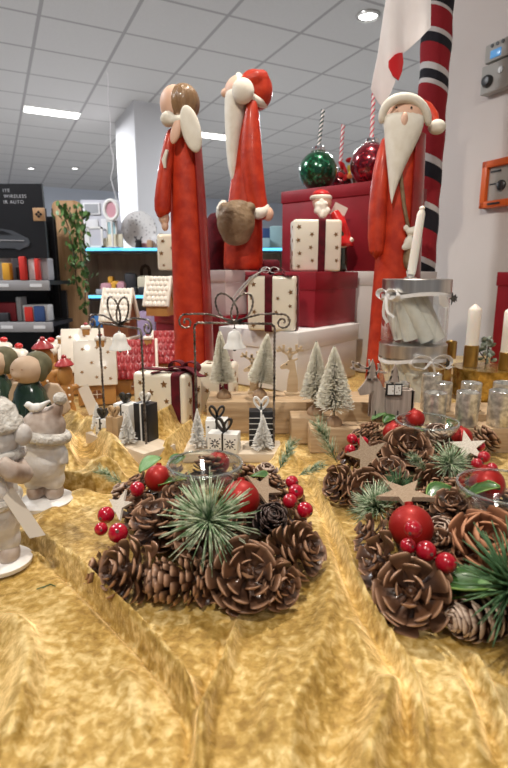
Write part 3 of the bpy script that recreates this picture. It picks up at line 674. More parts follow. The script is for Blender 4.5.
def pole():
    x,y,r=.703,2.2,.056
    m=bpy.data.materials.new('knit_stripes'); m.use_nodes=True; nt=m.node_tree; N=nt.nodes; Lk=nt.links; b=N['Principled BSDF']; b.inputs['Roughness'].default_value=.95
    tc=N.new('ShaderNodeTexCoord'); sp=N.new('ShaderNodeSeparateXYZ'); Lk.new(tc.outputs['Object'],sp.inputs[0])
    ma=N.new('ShaderNodeMath'); ma.operation='MULTIPLY_ADD'; ma.inputs[1].default_value=.42; Lk.new(sp.outputs[0],ma.inputs[0]); Lk.new(sp.outputs[2],ma.inputs[2])
    z0,z1=.2,1.65
    mr=N.new('ShaderNodeMapRange'); mr.inputs[1].default_value=z0; mr.inputs[2].default_value=z1; Lk.new(ma.outputs[0],mr.inputs[0])
    rp=N.new('ShaderNodeValToRGB'); rp.color_ramp.interpolation='CONSTANT'
    R_,W_,K_=(.30,.012,.02,1),(.6,.57,.56,1),(.012,.012,.018,1)
    bands=[(275,K_),(264,W_),(259,R_),(230,K_),(209,W_),(203,R_),(180,K_),(164,W_),(157,R_),(87,W_),(82,K_),(72,W_),(65,R_),(46,K_),(35,W_),(31,R_),(9,W_),(4,K_),(-18,W_),(-24,R_)]
    bands=[(300,K_)]+bands
    st=[((atY(433,v,2.15).z-z0)/(z1-z0),c) for v,c in bands]
    e=rp.color_ramp.elements; e[0].position=0; e[0].color=K_; e[1].position=st[0][0]; e[1].color=st[0][1]
    for p,c in st[1:]: 
        q=e.new(min(p,1)); q.color=c
    Lk.new(mr.outputs[0],rp.inputs[0]); Lk.new(rp.outputs[0],b.inputs['Base Color'])
    n=N.new('ShaderNodeTexNoise'); n.inputs['Scale'].default_value=160; Lk.new(tc.outputs['Object'],n.inputs['Vector']); bp=N.new('ShaderNodeBump'); bp.inputs['Strength'].default_value=.6; bp.inputs['Distance'].default_value=.003; Lk.new(n.outputs[0],bp.inputs['Height']); Lk.new(bp.outputs[0],b.inputs['Normal'])
    g=G(); P=[]
    n=150
    for k in range(n+1):
        z=-.845+(CEIL-.005+.845)*k/n; P.append((r*(1+.035*math.sin(z*38)+.02*math.sin(z*17)),z))
    g.lathe(P,seg=28); o=g.build('striped_pole',m,ang=180)
    tag(o,'tall round pole wrapped in red, black and white striped knit','pole',loc=(x,y,0))
pole()
# wall devices
def wall_pt(u,v):
    n=D2; r=ray(u,v); tt=wallx/(r.x*n.x+r.y*n.y); return Vector((r.x*tt,r.y*tt,CZ+r.z*tt))
def on_wall(name,label,cat,u,v):
    p=wall_pt(u,v); t=thing(name,label,cat,p); t.rotation_euler=(0,0,math.atan2(-D1.y,-D1.x)+PI*0)  # local x towards camera side of wall
    return t
t=on_wall('wall_thermostat','grey device with a small blue display and key switch on the right wall','thermostat',503,66)
# local x runs along the wall toward the camera (right in view), local -y points into the room
t.rotation_euler=(0,0,math.atan2(-D1.y,-D1.x))
def flip(t): 
    n=Vector((0,-1,0)); n.rotate(t.rotation_euler); return n.dot(-D2)
sg=1 if flip(t)>0 else -1
G().box((0,-sg*.018,.055),(.13,.036,.07),bev=.006).build('display_box','plastic_grey',t)
G().box((0,-sg*.022,-.045),(.135,.044,.11),bev=.006).build('switch_box','plastic_grey',t)
G().box((-.01,-sg*.037,.045),(.05,.004,.03),bev=.001).build('display','screen',t)
for k in range(3): G().lathe([(.007,0),(.007,.004)],X=TR((-.03+.025*k,-sg*.036,.078),(sg*PI/2,0,0)),seg=14).build('button','zinc',t)
G().lathe([(.024,0),(.024,.012),(.018,.022),(.01,.024)],X=TR((-.03,-sg*.042,-.055),(sg*PI/2,0,0)),seg=20).build('key_switch','zinc',t)
G().lathe([(.012,0),(.012,.008)],X=TR((.03,-sg*.042,-.03),(sg*PI/2,0,0)),seg=16).build('button','steel',t)
t=on_wall('alarm_box','orange square wall box with a grey dial plate, on the right wall below the thermostat','alarm box',506,183)
t.rotation_euler=(0,0,math.atan2(-D1.y,-D1.x))
W=.19
g=G(); 
for a,b,c,d in ((0,W/2-.014,W,.028),(0,-W/2+.014,W,.028)): g.box((a,-sg*.02,b),(c,.04,d),bev=.004)
for s in (-1,1): g.box((s*(W/2-.014),-sg*.02,0),(.028,.04,W),bev=.004)
g.build('orange_frame','orange',t)
G().box((0,-sg*.012,0),(W-.05,.022,W-.05)).build('face_plate','plastic_grey',t)
G().lathe([(.02,0),(.02,.012),(.012,.018)],X=TR((0,-sg*.022,-.01),(sg*PI/2,0,0)),seg=20).build('dial','zinc',t)
g=G(); g.box((-.035,-sg*.024,.05),(.05,.003,.008)); g.box((-.045,-sg*.024,-.0),(.03,.003,.006)); g.box((-.02,-sg*.041,-W/2+.014),(.06,.003,.008)); g.build('markings','zinc',t)
# ---------------------------------------------------------------- boards
def board(label,x0,x1,y0,y1,z1,txt=None):
    t=thing('wooden_board',label,'wooden block',((x0+x1)/2,(y0+y1)/2,Z0),0,'wooden display blocks')
    G().box((0,0,(z1-Z0)/2),(x1-x0,y1-y0,z1-Z0),bev=.0012).build('block_body','pine_board',t)
    if txt:
        for s,u in txt: text_mesh(s,.026,'number','plywood',t,TR((u-(x0+x1)/2,-(y1-y0)/2-.0004,.024),(PI/2,0,0)))
    return t
board('long front wooden block with a pale number 3, under the front silver tealight holders',.104,.56,.902,.95,.053,[('3',.437)])
board('short middle wooden block supporting the left of the two big bottle-brush trees',.073,.166,.955,1.012,.058)
board('long rear wooden board supporting the two bottle-brush trees behind the bell',-.098,.285,1.02,1.12,.074)
board('rear wooden board under the back row of tealight holders at the right',.292,.62,1.0,1.10,.053)
# ---------------------------------------------------------------- bottle-brush trees
def brush_tree(label,loc,h,r,tilt,seed):
    rr=random.Random(seed)
    t=thing('bottle_brush_tree',label,'miniature tree',loc,(0,0,rr.random()*6),'frosted bottle-brush trees')
    t.rotation_euler=(0,tilt,0)
    G().lathe([(.015,0),(.016,.003),(.014,.010),(.008,.016),(.003,.019)],seg=18).build('foot','bark_foot',t)
    g=G(); g.tube([(0,0,.012),(0,0,h)],.0016,6); g.build('stem','brush_dark',t)
    g=G(); n=2500
    for k in range(n):
        q=(k/n)**.85; z=.032+(h-.034)*q; L=r*(1-q)**.85*rr.uniform(.82,1.05)+.002; a=k*2.39996+rr.uniform(-.2,.2); up=rr.uniform(-.1,.25)
        d=Vector((math.cos(a),math.sin(a),up)).normalized(); p=Vector((0,0,z)); e=p+d*L; w=Vector((-math.sin(a),math.cos(a),0))*.0006; u=Vector((0,0,.0007))
        g.mi=0
        g.add([p+w,p-w,p+u,e+w*1.4,e-w*1.4,e+u*1.4],[(0,1,2),(3,5,4),(0,3,4,1),(1,4,5,2),(2,5,3,0)])
    g.build('bristles','brush',t,ang=180)
brush_tree('frosted bottle-brush tree standing left of the hanging white bell, on the rear board',(-.064,1.06,.074),.143,.027,R(-3),1)
brush_tree('leaning frosted bottle-brush tree right of the hanging white bell, on the rear board',(.012,1.065,.074),.138,.031,R(7),2)
brush_tree('frosted bottle-brush tree on the middle block, left of the pair',(.1215,.985,.058),.146,.030,R(0),3)
brush_tree('frosted bottle-brush tree on the front block, nearest to the right wreath',(.151,.926,.053),.150,.037,R(-1.5),4)
# ---------------------------------------------------------------- plywood reindeer
def deer_head(g,t_,s,X,grow=1):
    body=[(-.2,-1.9),(.55,-1.9),(.55,-1.0),(.42,-.3),(.36,.05),(.30,.30),(.52,.42),(.50,.5),(.25,.42),(.05,.45),(-.25,.22),(-.62,.0),(-.66,-.12),(-.55,-.22),(-.2,-.18),(.0,-.28),(-.12,-.9)]
    g.prism([(a*s,b*s) for a,b in body],t_,X)
    def ant(fl):
        P=[(0,.42),(fl*.12,.75),(fl*.45,.95),(fl*.75,1.25)]
        for pts in (P,[(fl*.12,.75),(-fl*.05,1.15)],[(fl*.45,.95),(fl*.42,1.35)],[(fl*.55,1.05),(fl*.85,1.0)]):
            for (a,b),(c,d) in zip(pts,pts[1:]):
                v=Vector((c-a,d-b)).normalized(); n=Vector((-v.y,v.x))*.075
                g.prism([((a+n.x)*s,(b+n.y)*s),((a-n.x)*s,(b-n.y)*s),((c-n.x+v.x*.04)*s,(d-n.y+v.y*.04)*s),((c+n.x+v.x*.04)*s,(d+n.y+v.y*.04)*s)],t_,X)
    ant(1); ant(-1)
def deer(label,loc,s,yaw,m='plywood'):
    t=thing('wooden_reindeer',label,'reindeer cutout',loc,yaw,'plywood reindeer cutouts')
    X=TR((0,0,1.9*s),(PI/2,0,0)); g=G(); deer_head(g,.006,s,X); g.build('reindeer_cutout',m,t)
    g=G(); g.ball((-.22*s,-.0035,2.02*s),(.0016,.0012,.0016),seg=8,ring=6); g.build('eye','eye',t)
    G().box((.15*s,.0,.002),(.9*s,.03,.004)).build('foot_plate',m,t)
deer('pale plywood reindeer head and neck behind the bell, between the bottle-brush trees',(-.005,1.107,.074),.028,0)
deer('pale plywood reindeer with branching antlers left of the big bottle-brush trees',(.078,1.095,.074),.033,R(5))
# grey reindeer tealight planter
p=gnd(385,413,.053)
t=thing('reindeer_planter','grey-washed wooden reindeer planter with a small fir and two tiles on its back','reindeer planter',(.237,.975,.0535))
def LD(u,v,dy=0): q=atY(u,v,.975+dy); return (q.x-.237,q.z-.0535)
g=G(); g.box((.032,-.012,.029),(.080,.006,.058)); g.box((.032,.012,.029),(.080,.006,.058)); g.box((.071,0,.029),(.006,.03,.058)); 
g.build('planter_box','grey_wood',t)
g=G(); 
hd=[LD(371,413),LD(371,388),LD(366,392),LD(358,393),LD(356,388),LD(362,381),LD(366,374),LD(372,372),LD(377,378),LD(382,388),LD(382,413)]
g.prism(hd,.006,TR((0,-.018,0),(PI/2,0,0)))
for a,b in (((369,374),(367,358)),((368,366),(357,368)),((357,368),(349,366)),((368,368),(350,360)),((373,374),(378,366)),((377,368),(376,362)),((377,370),(384,371)),((360,367),(356,361)),((351,360),(352,368))):
    a=Vector(LD(*a)); b=Vector(LD(*b)); v=(b-a).normalized(); n=Vector((-v.y,v.x))*.0017
    g.prism([a+n,a-n,b-n,b+n],.005,TR((0,-.018,0),(PI/2,0,0)))
g.build('reindeer_head','grey_wood',t)
def fir(g,cx,zb,h,w,X):
    out=[(w*.09,0),(w*.09,h*.1),(w*.5,h*.1),(w*.24,h*.4),(w*.38,h*.4),(w*.16,h*.68),(w*.26,h*.68),(0,h)]
    o=[(cx+a,zb+b) for a,b in out]+[(cx-a,zb+b) for a,b in reversed(out[:-1])]; g.prism(o,.005,X)
for u,v0,v1,w in ((369,378,357,.021),(391.5,382,362,.019)):
    g=G(); a=LD(u,v0); b=LD(u,v1); fir(g,a[0],a[1],b[1]-a[1],w,TR((0,-.019-.004*(u<380),0),(PI/2,0,0))); g.build('fir_cutout','grey_wood',t)
g=G(); c=LD(391.5,387.5); g.box((c[0],-.0185,c[1]),(.031,.004,.023)); g.mi=1
for s in (-1,1):
    g.box((c[0]+s*.0068,-.0212,c[1]),(.0115,.003,.018)); 
g.mi=2
for s,n in ((-1,3),(1,5)):
    for k in range(n): g.ball((c[0]+s*.0068+rnd.uniform(-.004,.004),-.0228,c[1]+rnd.uniform(-.007,.006)),(.0012,.0006,.0012),seg=8,ring=4)
g.build('number_tile',['black_paint','white_paint','grey_wood'],t)
for u in (372.5,394.5): g=G(); a=LD(u,413); g.box((a[0],-.0225,.010),(.0015,.003,.02)); g.build('wire_leg','black_paint',t)
# ---------------------------------------------------------------- tealight holders
def tealight(label,x,y,z,h=.063,r=.0205):
    t=thing('tealight_holder',label,'tealight holder',(x,y,z),rnd.random()*6,'speckled silver tealight holders')
    g=G(); g.lathe([(r*.93,0),(r,.002),(r,h*.5),(r,h),(r-.0014,h+.0006),(r-.0022,h-.001),(r-.0022,h*.5),(r-.004,.006),(0,.005)],seg=32); g.build('cup','mercury',t)
    g=G(); g.tube([((r-.001)*math.cos(a*PI/16),(r-.001)*math.sin(a*PI/16),h) for a in range(32)],.0009,6,closed=True); g.build('rim','silver',t)
    return t
FY=.926
tealight('silver tealight holder at the left end of the front row',(435-254)/510*FY/.97,FY,.053)
tealight('silver tealight holder second from the right in the front row',(467.5-254)/510*FY/.97,FY,.053,.064)
tealight('silver tealight holder at the right edge of the frame in the front row',(501-254)/510*FY/.97,FY,.053,.066,.0225)
FY=1.035
for u,l,h,r in ((441,'left',.059,.02),(470,'middle',.059,.0205),(503,'right',.059,.0225)):
    tealight('silver tealight holder in the back row, %s one behind the front row'%l,(u-254)/510*FY/.97,FY,.053,h,r)
tealight('taller silver tealight holder beside the ribbon of the lower candle jar',.372,1.045,.053,.075,.020)
tealight('low silver tealight cup standing behind the grey reindeer planter',.300,1.045,.053,.056,.026)
# ---------------------------------------------------------------- candle jars
def jar(label,z,star=True,seed=1,wax='wax_grey'):
    rr=random.Random(seed); Rj=.0805; H=.157
    t=thing('candle_jar',label,'candle jar',(.404,1.29,z),0,'glass candle jars with steel lids')
    g=G(); w=.0035
    g.lathe([(Rj*.93,.001),(Rj,.006),(Rj,H-.03),(Rj-.004,H-.026)],seg=48); g.f=g.f[:-1]; g.m=g.m[:-1]; g.build('glass_jar','glass',t)
    g=G(); g.lathe([(Rj+.001,H-.034),(Rj+.003,H-.033),(Rj+.003,H-.002),(Rj+.001,H),(0,H)],seg=48); g.build('lid','steel',t)
    for k in range(9):
        a=-PI+PI*2*k/9+.2; rad=.049 ; x,y=rad*math.cos(a),rad*math.sin(a)
        g=G(); tx=.032*( -1)+rr.uniform(-.008,.008); top=(x*.75+tx,y*.8,H-.045); bot=(x*.95-tx*.5,y*.95,.010)
        g.tube([bot,tuple((b+q)/2 for b,q in zip(bot,top)),top],[.0185,.0185,.0175],12); g.ball(top,(.016,.016,.012),seg=10,ring=6); g.build('stored_candle',wax,t)
    # ribbon under the lid with a bow
    zr=H-.040; g=G(); rr_=Rj+.0022
    pts=[(rr_*math.cos(a),rr_*math.sin(a),zr+.003*math.sin(a*3)-.004*math.cos(a-2.4)) for a in [2*PI*k/40 for k in range(41)]]
    n=len(pts); vs=[];fs=[]
    for p in pts:
        q=Vector((p[0],p[1],0)).normalized()*.0012
        for dz,o in ((-.0045,0),(.0045,0),(.0045,1),(-.0045,1)): vs.append((p[0]+q.x*o,p[1]+q.y*o,p[2]+dz))
    for i in range(n-1):
        for j in range(4): k=(j+1)%4; fs.append((i*4+j,i*4+k,(i+1)*4+k,(i+1)*4+j))
    g.add(vs,fs); g.build('ribbon','satin',t)
    b=R(205) if star else R(283); c=Vector((math.cos(b)*(Rj+.004),math.sin(b)*(Rj+.004),zr)); e=Vector((-math.sin(b),math.cos(b),0)); o=Vector((math.cos(b),math.sin(b),0))
    g=G()
    for s in (-1,1):
        P=[c+e*s*(.038 if star else .055)*(1-math.cos(2*PI*k/14))/2+Vector((0,0,(.013 if star else .017)*math.sin(2*PI*k/14)+.003*(k/14)))+o*.004 for k in range(15)]; g.band(P,.013,.001,wd=Vector((0,0,1))*.6+o)
    g.ball(c+o*.003,.006,seg=10,ring=6); g.build('bow','satin',t)
    g=G()
    if star: T=[(-.6,1.0),(-.1,1.25)]
    else: T=[(-1.3,.25),(.95,.2),(-.3,1.1)]
    for s,dn in T:
        g.band([c+e*(-s)*.045*k/8*-1*-1+Vector((0,0,-.055*dn*(k/8)+.004*math.sin(k)))+o*(.004+.012*math.sin(PI*k/8)) for k in range(9)],.0085,.001,wd=o)
    g.build('ribbon_tail','satin',t)
    b=R(312) ; c=Vector((math.cos(b)*(Rj+.006),math.sin(b)*(Rj+.006),zr-.012))
    X=Matrix.Translation(c)@rotM((PI/2,0,b+PI/2))
    if star:
        g=G(); g.prism([(-.036,.012),(-.03,-.006),(-.01,-.017),(.012,-.017),(.012,-.006),(-.002,.012)],.001,X@TR((-.008,.003,-.002))); g.build('hang_tag','satin',t)
    g=G(); g.star(.016,.002,X@TR((.012,.006,.004),(0,0,.3)),k=.38); g.star(.010,.002,X@TR((.026,.006,.004),(0,0,.1)),k=.35); g.build('metal_star','zinc',t)
    return t
jar('upper steel-lidded glass jar filled with leaning white candles',Z0+.158,True,2)
jar('lower steel-lidded glass jar with a white bow, carrying the other jar',Z0,False,5)
q=atY(411,278,1.275)
t=thing('taper_candle','white candle standing upright on the lid of the upper jar in a small metal clip','candle',(.386,1.285,Z0+.158+.158))
g=G(); H=.17; off=lambda z:(.018*z/.17,0)
g.lathe([(.0105,.010),(.0108,.014),(.0105,H*.5),(.0095,H-.018),(.0075,H-.012),(.0055,H-.009),(.0068,H-.004),(.003,H)],seg=20,off=off); g.build('candle_body','wax',t)
g=G(); g.lathe([(.015,0),(.015,.002),(.008,.004),(.007,.011)],seg=16); 
for k in range(4): a=k*PI/2+.5; g.tube([(.009*math.cos(a),.009*math.sin(a),.002),(.014*math.cos(a),.014*math.sin(a),.016),(.010*math.cos(a),.010*math.sin(a),.02)],.0016,6)
g.build('candle_clip','steel',t)
# ---------------------------------------------------------------- brass candle arrangement
BYY=1.34; bc=((494-254)/521*BYY,BYY)
t=thing('gold_glass_bowl','hammered gold glass bowl behind the tealight holders, under the brass candle holders','bowl',(bc[0],bc[1],Z0))
Rb=.079
g=G(); g.lathe([(Rb*.86,0),(Rb*.98,.01),(Rb,.03),(Rb,.07),(Rb+.003,.078),(Rb+.003,.084),(Rb-.003,.084),(0,.083)],seg=44); g.build('bowl_body','amber',t)
def brass(label,u,vb,vt,rr,z,Y,cv=None,cr=None,clabel=None):
    x=(u-254)/F*Y/ray(u,vb).y; top=atY(u,vt,Y).z
    t=thing('brass_candle_holder',label,'candle holder',(x,Y,z),0,'brass cup candle holders')
    h=top-z; g=G(); g.lathe([(rr,0),(rr,.004),(rr,h*.5),(rr,h-.001),(rr-.0015,h),(rr-.0025,h-.002),(rr-.003,h*.55),(0,h*.55)],seg=28); g.build('cup','brass',t)
    if cv:
        c=thing('pillar_candle',clabel,'candle',(x,Y,z+h*.55+.0005),0,'white candles in brass holders'); hh=atY(u,cv,Y).z-(z+h*.55)
        g=G(); g.lathe([(cr,0),(cr,hh*.3),(cr,hh*.6),(cr,hh-.022),(cr*.9,hh-.017),(cr*.35,hh-.009),(cr*.18,hh-.006)],seg=26); g.build('candle_body','wax',c)
        g=G(); g.tube([(0,0,hh-.007),(.0005,0,hh)],.0008,6); g.build('wick','wax',c)
zt=Z0+.0845
brass('brass candle holder with a white candle, in the middle right of the candle jars',470,366,345,.0185,zt,1.345,302,.0165,'white pillar candle in the brass holder right of the candle jars')
brass('brass candle holder at the right edge carrying a cropped white candle',507,369,352,.0215,zt,1.30,304,.0195,'white pillar candle at the right edge of the frame')
t=thing('green_glass_tray','low brass tray behind the gold glass bowl','tray',(.555,1.545,Z0))
t.name='brass_tray'
g=G(); g.lathe([(.07,0),(.095,.004),(.10,.012),(.096,.014),(.09,.008),(0,.006)],seg=40); g.build('tray_body','brass',t)
G().lathe([(.05,.006),(.05,.07),(.048,.0745),(0,.0745)],seg=30).build('tray_pedestal','brass',t)
brass('empty brass candle holder right behind the candle jars',449.5,360,341,.018,Z0+.075,1.545)
# pale sprig
t=thing('frosted_sprig','frosted grey-green leafy sprig between the two white candles','sprig',(.578,1.385,zt+.0))
t.location=(.634,1.378,zt); t.scale=(1.25,1.25,1.2)
g=G(); g.tube([(0,0,0),(.004,0,.03),(.0,0,.06)],.0016,6); g.tube([(0,0,.01),(-.02,0,.035)],.0012,6); g.build('stem','twig',t)
g=G()
for k in range(30):
    a=rnd.uniform(0,6.28); z=rnd.uniform(.008,.062); rr=.026*(1-z/.09)
    g.ball((rr*math.cos(a)*rnd.uniform(.3,1),rr*math.sin(a)*.6,z),(.0075,.002,.005),rot=(rnd.uniform(-.8,.8),rnd.uniform(-.9,.9),a),seg=8,ring=6)
g.build('leaves',mat('sage_leaf',(.1,.15,.12),.6,col2=(.35,.4,.35),scale=80),t)
# ---------------------------------------------------------------- wire arches
def helix_pts(P,r,turns):
    P=[Vector(p) for p in P]; out=[[],[]]
    L=[0]
    for a,b in zip(P,P[1:]): L.append(L[-1]+(b-a).length)
    n=int(L[-1]/.0022); u=None
    for i in range(n+1):
        s=L[-1]*i/n; k=max(j for j in range(len(L)) if L[j]<=s+1e-9); k=min(k,len(P)-2); tt=(s-L[k])/(L[k+1]-L[k]); p=P[k].lerp(P[k+1],tt); T=(P[k+1]-P[k]).normalized()
        w=Vector((0,1,0)); v=T.cross(w).normalized(); a=s*turns*2*PI
        for q in (0,1): out[q].append(p+(w*math.cos(a+q*PI)+v*math.sin(a+q*PI))*r)
    return out
def wire(g,P,r=.0014,turns=75):
    for q in helix_pts(P,r*.8,turns): g.tube(q,r,5)
def spiral(cx,cz,sx,n=26,r0=.0025,r1=.011,turns=1.6,y=0):
    return [(cx+sx*(r0+(r1-r0)*k/n)*math.cos(-PI/2*0+turns*2*PI*k/n),y,cz+(r0+(r1-r0)*k/n)*math.sin(turns*2*PI*k/n)) for k in range(n+1)]
def gift_part(par,name,c,sz,m,rm,label=None,dots=None,band=True,rot=0,bowm=None,loops=.02):
    w,d,h=sz; X=TR(c,(0,0,rot))
    g=G(); g.box((0,0,h/2),sz,bev=.0012,X=X); g.mi=1
    if dots=='dots':
        for i in range(4):
            for j in range(3):
                if (i+j)%2==0: g.ball((-w/2+w*(i+.5)/4,-d/2,h*(j+.6)/3.4),(.0018,.0006,.0018),seg=10,ring=4,X=X)
    if dots=='flower':
        for s in (-1,1):
            cx,cz=s*w*.25,h*.5
            for k in range(8):
                a=k*PI/4; g.ball((cx+.0055*math.cos(a),-d/2,cz+.0055*math.sin(a)),(.0034,.0006,.0013),rot=(0,-a,0),seg=10,ring=4,X=X)
            for a in ((-1,-1),(1,1),(-1,1),(1,-1)): g.ball((cx+a[0]*.0088,-d/2,cz+a[1]*.0088),(.0013,.0006,.0013),seg=8,ring=4,X=X)
    if dots=='lines':
        for k in range(5): g.box((0,-d/2-.0003,h*(.18+.16*k)),(w,.0012,.0011),X=X)
    o=g.build(name,[m,'black_paint' if m!='black_paint' else 'white_paint'],par)
    g=G()
    if band:
        g.box((0,0,h/2),(.0032,d+.0016,h+.0016),X=X)
    if loops:
        for s in (-1,1):
            P=[(s*(.0005+loops*.62*math.sin(PI*k/14)*math.sin(PI*k/14)**.2*(.35+.65*k/14 if k<9 else (15-k)/6*.9)),0,h+.001+loops*1.1*math.sin(PI*k/14)) for k in range(15)]
            P=[]
            for k in range(17):
                a=2*PI*k/16; rx=loops*.45*(1-math.cos(a)); rz=loops*.17*math.sin(a)*(1-.3*math.cos(a)); th=R(62)
                P.append((s*(rx*math.cos(th)-rz*math.sin(th)),0,h+.0015+rx*math.sin(th)+rz*math.cos(th)))
            g.band(P,.007,.0036,X=X,wd=(0,1,0))
    g.build('bow',bowm or rm,o)
    return o
def wood_tree(par,c,h,r,n=8):
    g=G(); g.tube([(c[0],c[1],c[2]),(c[0],c[1],c[2]+h)],[.0016,.0008],6)
    rr_=random.Random(int(h*1e5)); m=620
    for k in range(m):
        q=(k/m)**.8; L=r*(1-q)**.9*rr_.uniform(.85,1.05)+.001; a=rr_.uniform(0,6.283); d=Vector((math.cos(a),math.sin(a),rr_.uniform(-.12,.05))); p=Vector(c)+Vector((0,0,.004+(h-.006)*q)); e=p+d*L; w=Vector((-math.sin(a),math.cos(a),0))*.0009; u=Vector((0,0,.0011))
        g.add([p+w,p-w,p+u,e+w,e-w,e+u],[(0,1,2),(3,5,4),(0,3,4,1),(1,4,5,2),(2,5,3,0)])
    g.build('white_tree','white_paint',par)
def arch(label,loc,yaw,W,Hh,Lb,Wb,hb,x0,bow_rot=0):
    t=thing('wire_arch_ornament',label,'ornament',loc,yaw,'wire bow arches with a bell')
    G().box((x0,0,hb/2),(Lb,Wb,hb),bev=.001).build('wooden_base','base_wood',t)
    g=G(); r=.006
    wire(g,[(-W/2,0,hb),(-W/2,0,Hh-r),(-W/2+r,0,Hh),(W/2-r,0,Hh-.002),(W/2,0,Hh-r-.002),(W/2,0,hb)]); g.build('arch_frame','wire',t)
    g=G(); c=Vector((0,0,Hh+.003))
    for s in (-1,1):
        P=[]
        for k in range(21):
            a=2*PI*k/20; rx=.0265*(1-math.cos(a)); rz=.016*math.sin(a); th=R(60)
            P.append((s*(rx*math.cos(th)-rz*math.sin(th)),0,c.z+rx*math.sin(th)+rz*math.cos(th)))
        wire(g,P,.0012)
        S_=spiral(s*.078,Hh+.002,s,r0=.002,r1=.0105,turns=1.55); 
        # curl tail from the knot
        e=Vector(S_[-1]); T=[(0,-.001,c.z),(s*.02,-.001,c.z+.005),(s*.045,-.001,c.z+.012),(s*.072,-.001,c.z+.0125)]
        ang=[PI*.62-PI*2*1.45*k/24 for k in range(25)]
        S2=[(s*(.084+(.0145-.012*k/24)*math.cos(a)),-.001,Hh+.001+(.0145-.012*k/24)*math.sin(a)) for k,a in enumerate(ang)]
        wire(g,T+S2,.0012)
    g.ball((0,-.001,c.z),(.0035,.003,.003),seg=10,ring=6); g.build('bow_wire','wire',t)
    g=G(); g.tube([(0,0,Hh),(0,0,Hh-.014)],.0008,6); g.tube([(.0025*math.cos(a*PI/5),0,Hh-.011+.0025*math.sin(a*PI/5)) for a in range(10)],.0006,5,closed=True)
    b=g.build('bell_hook','wire',t)
    zb=Hh-.014
    g=G(); g.lathe([(.0035,0),(.0068,-.001),(.0105,-.004),(.0125,-.012),(.0142,-.021),(.0195,-.028),(.0198,-.0305),(.0185,-.029),(.012,-.02),(.0,-.010)],c=(0,0,zb),seg=28); g.ball((0,0,zb),.0035,seg=10,ring=6); bl=g.build('bell','white_paint',t)
    g=G(); g.ball((0,0,zb-.033),.003,seg=10,ring=6); g.build('clapper','zinc',bl)
    return t
# right hand piece
pl=Vector((-.1045,.889)); pr=Vector((.0365,.889)); c=(pl+pr)/2
t=arch('central black wire arch with bow and bell, facing forward before the bottle-brush trees',(c.x,c.y,Z0),0,.140,.243,.175,.075,.016,-.004)
wood_tree(t,(-.068,-.004,.016),.074,.017)
wood_tree(t,(.050,-.014,.016),.066,.021)
gift_part(t,'small_gift',(-.034,.014,.016),(.040,.03,.050),'white_paint','zinc',dots='dots',loops=.027)
gift_part(t,'small_gift',(-.019,-.022,.016),(.054,.028,.036),'white_paint','zinc',dots='flower',loops=.028,rot=R(-10))
gift_part(t,'small_gift',(.047,.018,.016),(.044,.03,.066),'black_paint','white_paint',dots='lines',loops=.027)
pl=Vector((-.292,.962)); pr=Vector((-.194,.876)); c=(pl+pr)/2; yw=math.atan2(pr.y-pl.y,pr.x-pl.x)
t=arch('left black wire arch with bow and bell, set obliquely beside the gingerbread houses',(c.x,c.y,Z0),yw,.130,.236,.185,.07,.026,.012)
wood_tree(t,(.038,-.020,.026),.063,.017)
wood_tree(t,(-.075,-.010,.026),.056,.014)
gift_part(t,'small_gift',(.042,.019,.026),(.034,.028,.07),'black_paint','white_paint',dots=None,loops=.020,rot=.2)
gift_part(t,'small_gift',(-.010,.012,.026),(.036,.03,.062),'white_paint','zinc',dots='dots',loops=.02,rot=.3)
gift_part(t,'small_gift',(.002,-.022,.026),(.026,.018,.045),'kraft','kraft',loops=.02,rot=.35)
gift_part(t,'small_gift',(-.038,-.020,.026),(.024,.02,.034),'white_paint','zinc',dots='dots',loops=.02,rot=.3)
